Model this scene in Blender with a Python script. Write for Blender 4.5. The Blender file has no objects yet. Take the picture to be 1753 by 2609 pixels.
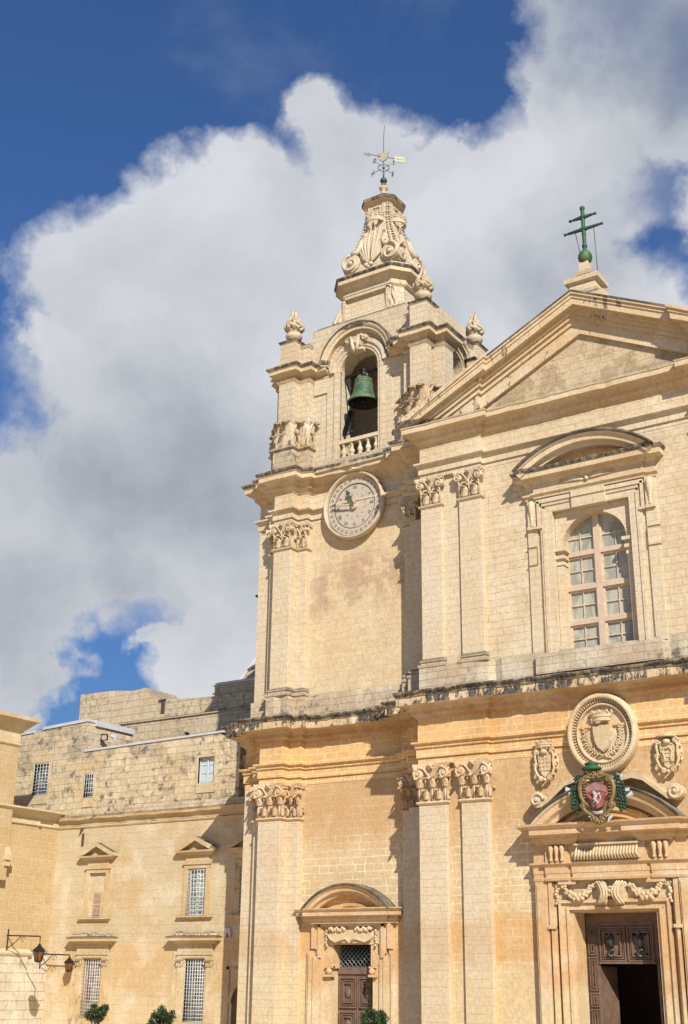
import bpy, math, random
from mathutils import Vector, Matrix
random.seed(7)
PI = math.pi
sc = bpy.context.scene

# ---------------------------------------------------------------- camera
RW = ((0.8363931448, -0.1836262502, -0.5164570368), (0.5480214176, 0.2988947711, 0.7812390426), (0.0109102337, -0.9364524971, 0.3506247103))
CAM = Vector((14.88, -38.0, 2.65))
cd = bpy.data.cameras.new('camera')
cam = bpy.data.objects.new('camera', cd); sc.collection.objects.link(cam); sc.camera = cam
cd.sensor_fit = 'VERTICAL'; cd.sensor_height = 24.0; cd.sensor_width = 24.0
cd.lens = 24.0 * 3165.517 / 2609.0
cd.clip_start = 0.1; cd.clip_end = 5000
mw = Matrix.Identity(4)
for r in range(3):
    mw[r][0] = RW[r][0]; mw[r][1] = -RW[r][1]; mw[r][2] = -RW[r][2]; mw[r][3] = CAM[r]
cam.matrix_world = mw

# ---------------------------------------------------------------- light
SUN_DIR = Vector((1.06, -1.0, 1.06)).normalized()
SUN_EL = math.asin(SUN_DIR.z); SUN_AZ = math.atan2(SUN_DIR.x, SUN_DIR.y)
sd = bpy.data.lights.new('sun', 'SUN'); sd.energy = 4.6; sd.angle = math.radians(0.5); sd.color = (1.0, 0.925, 0.80)
sun = bpy.data.objects.new('sun', sd); sc.collection.objects.link(sun)
sun.rotation_euler = (-SUN_DIR).to_track_quat('-Z', 'Y').to_euler(); sun.location = (40, -60, 60)
sc.view_settings.view_transform = 'Standard'; sc.view_settings.look = 'None'
sc.view_settings.exposure = 0.45; sc.view_settings.gamma = 1.0
sc.cycles.max_bounces = 6; sc.cycles.diffuse_bounces = 4

def cam_dir(px, py):          # direction in the world of a point of the sky, used only to list where the clouds hang
    v = Vector((px * 1.118 - 876.5, py * 1.118 - 1304.5, 3165.5))
    return Vector([sum(RW[r][k] * v[k] for k in range(3)) for r in range(3)]).normalized()

# ---------------------------------------------------------------- node helpers
class NT:
    def __init__(s, tree): s.t = tree; s.n = tree.nodes; s.l = tree.links
    def new(s, typ, **kw):
        n = s.n.new(typ)
        for k, v in kw.items(): setattr(n, k, v)
        return n
    def put(s, sock, v):
        if isinstance(v, bpy.types.NodeSocket): s.l.new(v, sock)
        elif isinstance(v, (tuple, list, Vector)) and len(v) == 3 and sock.type == 'RGBA': sock.default_value = (*v, 1)
        else: sock.default_value = v
    def math(s, op, a, b=None, c=None, clamp=False):
        n = s.new('ShaderNodeMath', operation=op, use_clamp=clamp)
        s.put(n.inputs[0], a)
        if b is not None: s.put(n.inputs[1], b)
        if c is not None: s.put(n.inputs[2], c)
        return n.outputs[0]
    def vmath(s, op, a, b=None):
        n = s.new('ShaderNodeVectorMath', operation=op)
        s.put(n.inputs[0], a)
        if b is not None:
            if op == 'SCALE': s.put(n.inputs['Scale'], b)
            else: s.put(n.inputs[1], b)
        return n.outputs['Value'] if op in ('DISTANCE', 'LENGTH', 'DOT_PRODUCT') else n.outputs[0]
    def ramp(s, v, lo, hi, a=0.0, b=1.0, smooth=True):
        n = s.new('ShaderNodeMapRange'); n.interpolation_type = 'SMOOTHSTEP' if smooth else 'LINEAR'
        s.put(n.inputs['Value'], v); s.put(n.inputs['From Min'], lo); s.put(n.inputs['From Max'], hi)
        s.put(n.inputs['To Min'], a); s.put(n.inputs['To Max'], b)
        return n.outputs['Result']
    def mix(s, f, a, b, mode='MIX'):
        n = s.new('ShaderNodeMix', data_type='RGBA', blend_type=mode)
        s.put(n.inputs[0], f); s.put(n.inputs[6], a); s.put(n.inputs[7], b)
        return n.outputs[2]
    def noise(s, vec, scale, detail=4, rough=0.55, dist=0.0):
        n = s.new('ShaderNodeTexNoise'); s.put(n.inputs['Vector'], vec)
        n.inputs['Scale'].default_value = scale; n.inputs['Detail'].default_value = detail
        n.inputs['Roughness'].default_value = rough; n.inputs['Distortion'].default_value = dist
        return n
    def xyz(s, x, y, z):
        n = s.new('ShaderNodeCombineXYZ'); s.put(n.inputs[0], x); s.put(n.inputs[1], y); s.put(n.inputs[2], z)
        return n.outputs[0]

# ---------------------------------------------------------------- sky with clouds
w = bpy.data.worlds.new('World'); sc.world = w; w.use_nodes = True
T = NT(w.node_tree); T.n.clear()
tc = T.new('ShaderNodeTexCoord'); D = tc.outputs['Generated']
sky = T.new('ShaderNodeTexSky', sky_type='NISHITA'); sky.sun_disc = False
sky.sun_elevation = SUN_EL; sky.sun_rotation = SUN_AZ; sky.altitude = 200; sky.air_density = 1.0; sky.dust_density = 0.25; sky.ozone_density = 3.0
n1 = T.noise(D, 5.0, 8, 0.58); n2 = T.noise(D, 17.0, 6, 0.6)
wv = T.vmath('SCALE', T.vmath('SUBTRACT', n1.outputs['Color'], (0.5, 0.5, 0.5)), 0.17)
wv2 = T.vmath('SCALE', T.vmath('SUBTRACT', n2.outputs['Color'], (0.5, 0.5, 0.5)), 0.062)
DW = T.vmath('ADD', T.vmath('ADD', D, wv), wv2)
blobs = [(150, 740, 100), (270, 630, 190), (400, 520, 180), (520, 480, 150), (330, 930, 300), (560, 800, 330), (700, 620, 260), (760, 300, 105), (830, 400, 200),
         (1060, 330, 120), (1000, 520, 230), (1250, 500, 260), (1330, 230, 170), (1420, 40, 210), (1560, 250, 160), (1180, 800, 300), (1400, 780, 200), (900, 900, 300),
         (100, 1160, 190), (60, 1330, 170), (250, 1250, 170), (420, 1250, 210), (560, 1450, 190), (480, 1560, 140), (40, 1500, 120), (1650, 500, 120), (110, 1480, 95), (350, 1500, 55), (60, 1580, 90), (-40, 280, 50), (650, 1150, 250)]
holes = [(-10, 900, 70), (-25, 760, 70), (212, 1455, 30), (300, 1530, 40), (160, 1585, 34), (240, 1560, 36), (1515, 610, 62), (930, 262, 28)]
def field(lst, k):
    F = None
    for (px, py, r) in lst:
        d = T.math('MULTIPLY', T.vmath('DISTANCE', DW, tuple(cam_dir(px, py))), 1.0 / (r * 1.118 / 3165.5 * 0.98))
        F = d if F is None else T.math('SMOOTH_MIN', F, d, k)
    return F
F = field(blobs, 0.25); Hh = field(holes, 0.2)
mask = T.math('POWER', T.ramp(F, 1.14, 0.80, smooth=False), 1.15)
hz = field([(1380, 40, 150), (1560, 120, 150), (1490, 480, 80)], 0.3); mask = T.math('MULTIPLY', mask, T.ramp(hz, 0.2, 1.5, 0.45, 1.0))
mask = T.math('MULTIPLY', mask, T.ramp(Hh, 0.3, 1.8))
# wisps of thin cloud elsewhere
nw = T.noise(D, 3.2, 6, 0.6, 0.6)
mask = T.math('MAXIMUM', mask, T.ramp(nw.outputs['Fac'], 0.50, 0.80, 0.0, 0.26))
SD = tuple(SUN_DIR * 0.035 + Vector((0, 0, 0.02)))
DB = T.vmath('ADD', D, T.vmath('SCALE', wv, 0.6))
na = T.noise(DB, 7.5, 7, 0.56); nb_ = T.noise(T.vmath('ADD', DB, SD), 7.5, 7, 0.56)
bil = T.math('MULTIPLY', T.math('SUBTRACT', nb_.outputs['Fac'], na.outputs['Fac']), 1.0)
ns = T.noise(D, 3.0, 6, 0.5)
dark = field([(430, 1000, 210), (60, 1400, 150), (250, 1080, 160), (560, 1120, 190), (1450, 150, 170), (1350, 660, 120), (300, 1330, 120)], 0.45)
sh = T.math('ADD', T.ramp(dark, 2.0, 0.1, 0.12, 0.74), T.math('MULTIPLY', T.math('SUBTRACT', ns.outputs['Fac'], 0.5), 0.45))
sh = T.math('ADD', sh, bil, clamp=True)
ccol = T.mix(sh, (0.50, 0.515, 0.545), (0.225, 0.252, 0.295))
edge = T.ramp(F, 0.72, 1.08)
ccol = T.mix(T.math('MULTIPLY', edge, 0.35), ccol, (0.34, 0.39, 0.49))
bs = T.new('ShaderNodeBackground'); sx_ = T.new('ShaderNodeSeparateXYZ'); T.l.new(D, sx_.inputs[0]); lowk = T.ramp(sx_.outputs[2], 0.10, 0.50, 0.60, 1.0)
T.put(bs.inputs[0], T.vmath('SCALE', T.mix(1.0, sky.outputs[0], (0.62, 0.90, 1.26), 'MULTIPLY'), lowk)); bs.inputs[1].default_value = 0.068
bc = T.new('ShaderNodeBackground'); T.put(bc.inputs[0], ccol); bc.inputs[1].default_value = 1.0
ms = T.new('ShaderNodeMixShader'); T.put(ms.inputs[0], mask); T.l.new(bs.outputs[0], ms.inputs[1]); T.l.new(bc.outputs[0], ms.inputs[2])
wo = T.new('ShaderNodeOutputWorld'); T.l.new(ms.outputs[0], wo.inputs[0])

# ---------------------------------------------------------------- materials
M = {}
def base_mat(name, rough=0.85):
    m = bpy.data.materials.new(name); m.use_nodes = True
    t = NT(m.node_tree); b = t.n['Principled BSDF']; b.inputs['Roughness'].default_value = rough
    M[name] = m
    return m, t, b
def t_mid(a, b): return tuple((p + q) / 2 for p, q in zip(a, b))
def stone(name, c1, c2, mortar, stain=(0.5, 0.3, 0.14), stain_amt=0.5, pale=(0.72, 0.66, 0.54), pale_amt=0.3, row=0.262, bw=0.56, mort=0.013,
          rowfac=0.8, crust=0.0, crust_up=0.0, crust_lo=0.46, bump=0.35, patch=0.0, zone=None, bands=None, rough_scale=1.0, seed=0.0, stain_shade_z=None, joint=(0.03, 0.42), jb=0.55):
    m, t, b = base_mat(name, 0.92)
    g = t.new('ShaderNodeNewGeometry'); P = t.vmath('ADD', g.outputs['Position'], (seed, seed * .7, 0))
    s = t.new('ShaderNodeSeparateXYZ'); t.l.new(P, s.inputs[0])
    s0 = t.new('ShaderNodeSeparateXYZ'); t.l.new(g.outputs['Position'], s0.inputs[0]); v0 = s0.outputs[2]
    u = t.math('ADD', s.outputs[0], s.outputs[1]); v = s.outputs[2]
    wob = t.noise(P, 2.2, 2); wz = t.math('MULTIPLY', t.math('SUBTRACT', wob.outputs['Fac'], 0.5), 0.02 * rough_scale)
    br = t.new('ShaderNodeTexBrick'); t.l.new(t.xyz(t.math('ADD', u, wz), t.math('ADD', v, wz), 0.0), br.inputs['Vector'])
    br.inputs['Scale'].default_value = 1.0; br.inputs['Mortar Size'].default_value = mort; br.inputs['Mortar Smooth'].default_value = 0.4
    br.inputs['Brick Width'].default_value = bw; br.inputs['Row Height'].default_value = row; br.inputs['Bias'].default_value = 0.0
    br.offset = 0.43; br.offset_frequency = 2; br.squash = 0.72; br.squash_frequency = 3
    t.put(br.inputs['Color1'], c1); t.put(br.inputs['Color2'], c2); t.put(br.inputs['Mortar'], t_mid(c1, c2)); bcol = br.outputs['Color']
    mo = t.noise(P, 1.3, 3)
    col = t.mix(t.ramp(mo.outputs['Fac'], 0.40, 0.60, 0.35, rowfac), t.mix(0.5, c1, c2), bcol)
    jn = t.noise(P, 2.6, 4, 0.6)
    jm = t.math('MULTIPLY', br.outputs['Fac'], t.ramp(jn.outputs['Fac'], 0.38, 0.58, joint[0], joint[1]))
    col = t.mix(jm, col, mortar)
    # large stains, height bands (stains, painted soffit shade), pale lichen and fine mottling
    nb = t.noise(t.vmath('MULTIPLY', P, (1.0, 1.0, 0.7)), 0.42 , 5, 0.6, 0.4)
    sfac = t.math('MULTIPLY', t.ramp(nb.outputs['Fac'], 0.42, 0.66), stain_amt)
    col = t.mix(sfac, col, stain)
    for st_ in (stain_shade_z or []):
        z0, z1, zf, amt = st_[:4]; sc_ = st_[4] if len(st_) > 4 else stain
        zz = t.math('ADD', v0, t.math('MULTIPLY', t.math('SUBTRACT', t.noise(P, 0.8, 4).outputs['Fac'], 0.5), 1.6 if zf > .14 else .1))
        k = t.math('MULTIPLY', t.ramp(zz, z0 - zf, z0 + zf), t.ramp(zz, z1 + zf, z1 - zf))
        pn_ = t.noise(P, 1.1 if len(st_) > 5 else 0.6, 7, 0.68)
        k = t.math('MULTIPLY', k, t.ramp(pn_.outputs['Fac'], (0.47 if len(st_) < 7 else 0.40) if len(st_) > 5 else 0.3, (0.56 if len(st_) < 7 else 0.54) if len(st_) > 5 else 0.6, 0.0 if len(st_) > 5 else 0.45, 1.0))
        col = t.mix(t.math('MULTIPLY', k, amt), col, sc_)
    nb2 = t.noise(t.vmath('ADD', P, (7.3, 1.1, 4.2)), 0.75, 6, 0.62, 0.3)
    col = t.mix(t.math('MULTIPLY', t.ramp(nb2.outputs['Fac'], 0.46, 0.66), pale_amt), col, pale)
    nm = t.noise(P, 9.0 / rough_scale, 6, 0.65)
    col = t.mix(t.ramp(nm.outputs['Fac'], 0.32, 0.72, 0.0, 0.62), t.mix(1.0, col, (1.1, 1.1, 1.1), 'MULTIPLY'), t.mix(1.0, col, (0.74, 0.70, 0.64), 'MULTIPLY'))
    ng = t.noise(t.vmath('MULTIPLY', P, (9, 9, 1.1)), 1.0, 4, 0.6)
    col = t.mix(t.ramp(ng.outputs['Fac'], 0.58, 0.78, 0.0, 0.38), col, t.mix(1.0, col, (0.55, 0.49, 0.42), 'MULTIPLY'))
    pt_ = t.noise(P, 22.0, 3, 0.8)
    col = t.mix(t.ramp(pt_.outputs['Fac'], 0.66, 0.74, 0.0, 0.35), col, t.mix(1.0, col, (0.5, 0.43, 0.36), 'MULTIPLY'))
    if patch:
        pn = t.noise(P, 3.1, 8, 0.7); pv = t.noise(P, 0.55, 2)
        k = t.math('MULTIPLY', t.ramp(pn.outputs['Fac'], 0.5, 0.62), t.ramp(pv.outputs['Fac'], 0.42, 0.6))
        col = t.mix(t.math('MULTIPLY', k, patch), col, (0.10, 0.09, 0.075))
        hn = t.noise(P, 14.0, 4, 0.7)
        col = t.mix(t.ramp(hn.outputs['Fac'], 0.60, 0.70, 0.0, patch * 0.8), col, (0.17, 0.13, 0.09))
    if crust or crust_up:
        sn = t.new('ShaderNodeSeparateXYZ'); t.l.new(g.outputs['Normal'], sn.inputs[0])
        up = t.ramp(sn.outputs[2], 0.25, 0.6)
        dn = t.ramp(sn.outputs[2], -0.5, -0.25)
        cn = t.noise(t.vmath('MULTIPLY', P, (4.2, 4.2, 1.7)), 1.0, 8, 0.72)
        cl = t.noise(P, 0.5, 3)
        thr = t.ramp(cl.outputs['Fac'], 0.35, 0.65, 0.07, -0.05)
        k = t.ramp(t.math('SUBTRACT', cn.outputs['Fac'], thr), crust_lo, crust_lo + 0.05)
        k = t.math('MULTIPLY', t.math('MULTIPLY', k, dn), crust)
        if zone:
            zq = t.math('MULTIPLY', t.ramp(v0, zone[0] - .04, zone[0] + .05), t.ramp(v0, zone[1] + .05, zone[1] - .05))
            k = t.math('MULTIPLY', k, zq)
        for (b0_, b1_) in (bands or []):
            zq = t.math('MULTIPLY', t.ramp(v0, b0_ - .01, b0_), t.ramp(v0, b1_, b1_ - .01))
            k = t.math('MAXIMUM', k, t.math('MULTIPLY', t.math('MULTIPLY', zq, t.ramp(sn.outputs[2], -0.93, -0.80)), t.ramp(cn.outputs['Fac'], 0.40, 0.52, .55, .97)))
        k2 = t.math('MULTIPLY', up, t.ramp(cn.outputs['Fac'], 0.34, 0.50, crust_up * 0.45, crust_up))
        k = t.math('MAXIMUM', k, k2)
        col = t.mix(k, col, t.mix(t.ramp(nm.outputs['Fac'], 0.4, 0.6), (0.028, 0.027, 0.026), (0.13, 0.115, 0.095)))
    t.put(b.inputs['Base Color'], col)
    hb = t.math('MULTIPLY_ADD', br.outputs['Fac'], -jb, t.math('MULTIPLY', nm.outputs['Fac'], 0.5 * rough_scale))
    nh = t.noise(P, 34.0, 5, 0.7)
    hb = t.math('ADD', hb, t.math('MULTIPLY', nh.outputs['Fac'], 0.30 * rough_scale))
    bp = t.new('ShaderNodeBump'); bp.inputs['Strength'].default_value = min(1.0, bump * 1.5); bp.inputs['Distance'].default_value = 0.04
    t.put(bp.inputs['Height'], hb); t.l.new(bp.outputs[0], b.inputs['Normal'])
    return m
PALE1, PALE2 = (0.588, 0.496, 0.353), (0.538, 0.441, 0.302)
stone('stone_pale', PALE1, PALE2, (0.40, 0.31, 0.20), stain=(0.470, 0.319, 0.168), stain_amt=0.28, pale=(0.554, 0.504, 0.403), pale_amt=0.5, stain_shade_z=[(3.0, 4.4, .3, .55), (-2, 3.0, .25, .7, (.56, .45, .27))])
stone('stone_wall', (0.562, 0.439, 0.264), (0.517, 0.384, 0.218), (0.764, 0.670, 0.435), stain=(0.454, 0.277, 0.126), stain_amt=0.45, pale_amt=0.15, seed=3.0,
      stain_shade_z=[(7.2, 12.2, .7, .75), (3.2, 4.6, .3, .85, (.53, .31, .12)), (-2, 3.1, .2, .8, (.56, .44, .25))], jb=0.06, joint=(0.25, 1.0), mort=.019)
stone('stone_upper', (0.582, 0.484, 0.339), (0.540, 0.428, 0.278), (0.399, 0.305, 0.189), stain=(0.470, 0.336, 0.185), stain_amt=0.40, pale_amt=0.35, seed=1.7, bump=.5)
stone('stone_tower', (0.580, 0.475, 0.302), (0.538, 0.420, 0.252), (0.437, 0.338, 0.208), stain=(0.420, 0.286, 0.176), stain_amt=0.25, pale_amt=0.2, seed=5.0, bump=.3,
      stain_shade_z=[(16.6, 18.4, .6, .85, (.40, .27, .175), 1, 1)])
stone('stone_orange', (0.632, 0.411, 0.192), (0.591, 0.368, 0.161), (0.821, 0.633, 0.337), stain=(0.420, 0.235, 0.092), stain_amt=0.5, pale_amt=0.12, seed=2.0, bump=.25, jb=0.06, joint=(0.25, 1.0), mort=.019)
stone('stone_cream', (0.571, 0.470, 0.323), (0.546, 0.437, 0.290), (0.420, 0.328, 0.210), stain_amt=0.25, seed=6.0, bump=.3, crust=.7, crust_up=.9, crust_lo=.64)
stone('stone_portal', (0.546, 0.383, 0.215), (0.521, 0.355, 0.188), (0.420, 0.279, 0.149), stain=(0.437, 0.260, 0.118), stain_amt=0.35, pale_amt=0.3, seed=8.0, bump=.25, row=.5, bw=1.1,
      stain_shade_z=[(2.7, 4.2, .3, .5, (.52, .31, .13)), (-2, 2.4, .3, .75, (.57, .47, .29))], jb=0.15)
stone('cornice_lower', (0.571, 0.445, 0.281), (0.538, 0.407, 0.244), (0.420, 0.336, 0.218), stain=(0.454, 0.286, 0.134), stain_amt=0.4, pale_amt=.3, crust=1.0, crust_up=1.0, crust_lo=.475, zone=(11.62, 12.6), bands=[(11.90, 12.13)], seed=9.0, row=3, bw=.9, stain_shade_z=[(10.9, 11.62, .12, .95, (.40, .225, .095))])  # orange stone, deepened below the corona: soffit shade put into the colour
stone('cornice_upper', (0.571, 0.462, 0.307), (0.546, 0.424, 0.269), (0.420, 0.336, 0.218), stain=(0.454, 0.302, 0.151), stain_amt=0.35, pale_amt=.3, crust=.85, crust_up=1.0, crust_lo=.60, zone=(22.3, 50), bands=[(22.36, 22.62), (27.38, 27.62), (36.06, 36.3), (31.73, 31.98), (28.78, 28.95), (19.49, 19.66)], seed=4.0, row=3, bw=.9, stain_shade_z=[(21.3, 22.06, .12, .75, (.46, .30, .15)), (26.4, 27.15, .12, .6, (.46, .32, .17)), (23.6, 25.6, .5, .35, (.50, .34, .18))])  # orange height bands paint shade onto the soffits and rake undersides
stone('stone_belfry', (0.571, 0.487, 0.353), (0.529, 0.437, 0.302), (0.286, 0.218, 0.143), stain=(0.454, 0.319, 0.176), stain_amt=0.35, pale=(0.571, 0.521, 0.420), pale_amt=0.5, seed=11.0, bump=.5, crust=.6, crust_up=.9, crust_lo=.66, patch=.12)
stone('stone_carved', (0.563, 0.470, 0.336), (0.538, 0.437, 0.302), (0.538, 0.437, 0.302), stain=(0.420, 0.294, 0.160), stain_amt=0.45, pale=(0.571, 0.521, 0.420), pale_amt=0.5, seed=12.0, bump=.5, row=5, bw=5, crust=.5, crust_up=.75, crust_lo=.66)
stone('stone_carved_dark', (0.546, 0.445, 0.311), (0.504, 0.403, 0.269), (0.420, 0.336, 0.218), stain_amt=0.4, pale_amt=.5, seed=13.0, bump=.6, row=5, bw=5, crust=.95, crust_up=1.0, crust_lo=.54)
stone('stone_weathered', (0.479, 0.403, 0.290), (0.420, 0.344, 0.235), (0.286, 0.235, 0.168), stain_amt=0.2, pale_amt=.4, seed=14.0, bump=.9, patch=.75, crust=.5, crust_up=.9, crust_lo=.62)
stone('stone_medallion', (0.542, 0.421, 0.263), (0.526, 0.398, 0.242), (0.526, 0.398, 0.242), stain=(0.470, 0.336, 0.185), stain_amt=0.35, pale_amt=.3, seed=15.0, bump=.3, row=5, bw=5)
stone('rubble', (0.646, 0.549, 0.373), (0.529, 0.420, 0.264), (0.329, 0.262, 0.168), stain=(0.470, 0.328, 0.168), stain_amt=.45, pale=(0.504, 0.462, 0.378), pale_amt=.4, row=.30, bw=.62, mort=.014, joint=(0.2, .8), stain_shade_z=[(11.6, 14.6, .6, .5, (.22, .19, .15), 1), (9.5, 10.6, .3, .3, (.30, .26, .2), 1)], bump=1.0, patch=.85, crust=.0, crust_up=.6, rough_scale=1.6, seed=20.0, rowfac=.9)
stone('rubble_far', (0.582, 0.485, 0.338), (0.493, 0.393, 0.260), (0.300, 0.236, 0.156), stain=(0.454, 0.336, 0.185), stain_amt=.35, pale=(0.521, 0.470, 0.370), pale_amt=.3, row=.38, bw=.8, mort=.018, joint=(0.2, .8), bump=1.0, patch=.6, crust_up=.5, rough_scale=1.8, seed=23.0)
stone('plaster', (0.500, 0.424, 0.281), (0.486, 0.401, 0.257), (0.447, 0.364, 0.231), stain=(0.470, 0.323, 0.160), stain_amt=.7, pale=(0.622, 0.563, 0.445), pale_amt=.55, row=.36, bw=.8, mort=.010, bump=.4, rowfac=.8, seed=26.0, stain_shade_z=[(2.0, 3.9, .12, .8, (.52, .345, .165)), (-2, 1.9, .15, .6, (.56, .44, .26))])
stone('palace_trim', (0.491, 0.391, 0.227), (0.469, 0.364, 0.204), (0.378, 0.281, 0.151), stain=(0.454, 0.277, 0.118), stain_amt=.5, row=4, bw=4, seed=27.0, crust=.6, crust_up=1.0, crust_lo=.6)
stone('wing_stone', (0.472, 0.360, 0.201), (0.437, 0.313, 0.152), (0.544, 0.461, 0.298), stain=(0.437, 0.269, 0.118), stain_amt=.25, pale_amt=.08, row=.40, bw=.82, mort=.020, rowfac=1.0, joint=(.45, 1.0), seed=28.0, bump=.4)
stone('wing_base', (0.560, 0.524, 0.422), (0.491, 0.430, 0.312), (0.363, 0.305, 0.211), stain_amt=.15, pale_amt=.6, row=.38, bw=.75, mort=.018, joint=(.3, .9), bump=.7, seed=29.0, rough_scale=1.3)
stone('wing_trim', (0.529, 0.445, 0.280), (0.507, 0.414, 0.249), (0.454, 0.359, 0.211), stain_amt=.3, row=4, bw=1.6, seed=30.0)

stone('stone_tympanum', (0.56, 0.45, 0.30), (0.52, 0.40, 0.25), (0.62, 0.52, 0.36), stain=(0.36, 0.265, 0.16), stain_amt=0.5, pale=(.62, .56, .44), pale_amt=0.25, seed=16.0, bump=.6, patch=.15, row=.30, stain_shade_z=[(21, 24.2, .5, .8, (.34, .25, .145), 1)])

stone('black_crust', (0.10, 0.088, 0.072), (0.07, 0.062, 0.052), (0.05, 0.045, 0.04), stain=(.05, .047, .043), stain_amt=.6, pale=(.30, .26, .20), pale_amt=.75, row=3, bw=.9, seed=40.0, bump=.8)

stone('stone_capital', (0.560, 0.412, 0.252), (0.540, 0.388, 0.228), (0.540, 0.388, 0.228), stain=(.50, .32, .155), stain_amt=.5, pale_amt=.25, row=5, bw=5, seed=44.0, bump=.5)

def plain(name, col, rough=0.6, metal=0.0, var=0.25, scale=8.0, col2=None, bump=0.1, spec=None):
    m, t, b = base_mat(name, rough); b.inputs['Metallic'].default_value = metal
    g = t.new('ShaderNodeNewGeometry'); n = t.noise(g.outputs['Position'], scale, 5, 0.6)
    c2 = col2 if col2 else tuple(c * (1 - var) for c in col)
    t.put(b.inputs['Base Color'], t.mix(t.ramp(n.outputs['Fac'], 0.35, 0.65), col, c2))
    if bump:
        bp = t.new('ShaderNodeBump'); bp.inputs['Strength'].default_value = bump; bp.inputs['Distance'].default_value = 0.02
        n3 = t.noise(g.outputs['Position'], scale * 5, 4); t.put(bp.inputs['Height'], n3.outputs['Fac']); t.l.new(bp.outputs[0], b.inputs['Normal'])
    if spec is not None: b.inputs['Specular IOR Level'].default_value = spec
    return m
plain('bell_bronze', (0.03, 0.075, 0.04), 0.65, 0.0, col2=(0.095, 0.15, 0.075), scale=3.2, bump=.3)
plain('bronze_inside_shade', (0.010, 0.010, 0.007), 0.8, 0)  # near black: the shade inside the bell is put into the colour
plain('cross_green', (0.012, 0.062, 0.036), 0.6, 0.0, col2=(0.03, 0.085, 0.045), scale=7)
plain('ball_green', (0.025, 0.095, 0.045), 0.6, 0.0, col2=(0.09, 0.14, 0.05), scale=3)
plain('dark_iron', (0.02, 0.02, 0.022), 0.5, 0.5)
plain('vane_metal', (0.11, 0.11, 0.10), 0.5, 0.3)
plain('vane_gilt', (0.24, 0.245, 0.19), 0.5, 0.1, col2=(0.38, 0.34, 0.18), scale=6)
plain('vane_ball', (0.035, 0.07, 0.05), 0.5, 0.2)
plain('wood_door', (0.185, 0.115, 0.078), 0.6, 0, col2=(0.125, 0.08, 0.055), scale=3)
plain('wood_dark', (0.11, 0.06, 0.04), 0.6, 0, scale=3)
plain('wood_sash', (0.54, 0.43, 0.32), 0.6, 0, col2=(0.49, 0.38, 0.275), scale=4)
plain('sash_light', (0.62, 0.48, 0.34), 0.6, 0)
plain('void', (0.012, 0.010, 0.009), 0.9, 0)
plain('interior', (0.10, 0.07, 0.05), 0.9, 0)
plain('hat_green', (0.012, 0.10, 0.03), 0.6, 0, col2=(0.015, 0.06, 0.022), scale=8)
plain('tassel_green', (0.012, 0.062, 0.032), 0.7, 0, scale=12, var=.5)
plain('gilt', (0.22, 0.15, 0.065), 0.5, 0.2, col2=(0.19, 0.125, 0.055), scale=12)
plain('shield_red', (0.22, 0.035, 0.035), 0.5, 0, col2=(0.33, 0.13, 0.12), scale=6)
plain('shield_pink', (0.34, 0.18, 0.165), 0.45, 0, scale=6)
plain('figure_white', (0.44, 0.37, 0.35), 0.6, 0, scale=12)
plain('cross_silver', (0.62, 0.64, 0.66), 0.5, 0.1)
plain('paint_white', (0.56, 0.57, 0.57), 0.5, 0, var=.1)
plain('coping_white', (0.50, 0.52, 0.55), 0.8, 0, var=.12, scale=3)
plain('shutter_grey', (0.50, 0.37, 0.26), 0.7, 0, var=.15)
plain('shutter_blue', (0.46, 0.60, 0.66), 0.6, 0, var=.15)
plain('hand_green', (0.07, 0.09, 0.045), 0.5, 0, scale=20)
plain('hand_dark', (0.10, 0.11, 0.085), 0.5, 0, scale=20)
plain('numeral_dark', (0.15, 0.125, 0.115), 0.8, 0, scale=20, bump=0)
plain('numeral_red', (0.33, 0.15, 0.10), 0.8, 0, scale=30, col2=(.24, .16, .13), bump=0)
plain('amber_glass', (0.20, 0.075, 0.018), 0.25, 0, col2=(0.07, 0.03, 0.012), scale=6)
plain('lead_glass', (0.030, 0.040, 0.040), 0.25, 0)
plain('lead_pipe', (0.40, 0.38, 0.34), 0.5, 0.1)
plain('bird_glass', (0.26, 0.30, 0.30), 0.15, 0, col2=(0.12, .15, .16), scale=2.0)
plain('alarm_red', (0.45, 0.04, 0.03), 0.5)
plain('bark', (0.10, 0.07, 0.045), 0.9)
plain('terracotta', (0.36, 0.17, 0.09), 0.8)
plain('leaf_a', (0.016, 0.038, 0.010), 0.5, 0, col2=(0.05, 0.075, 0.02), scale=9)
plain('ground_paving', (0.66, 0.52, 0.33), 0.85, 0, scale=1.2)
plain('sill_dust', (0.50, 0.42, 0.30), 0.9, 0)
# dial: mottled stone with painted stains
m, t, b = base_mat('dial_stone', 0.85)
g = t.new('ShaderNodeNewGeometry'); P = g.outputs['Position']
a1 = t.noise(P, 9, 7, .75); a2 = t.noise(P, 26, 6, .7); a3 = t.noise(P, 40, 5, .7)
c = t.mix(t.ramp(a1.outputs['Fac'], .38, .62), (.52, .455, .36), (.43, .38, .305))
c = t.mix(t.ramp(a2.outputs['Fac'], .50, .62, 0, .6), c, (.22, .18, .16))
c = t.mix(t.ramp(a3.outputs['Fac'], .58, .64, 0, .7), c, (.38, .25, .17))
t.put(b.inputs['Base Color'], c)
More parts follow.
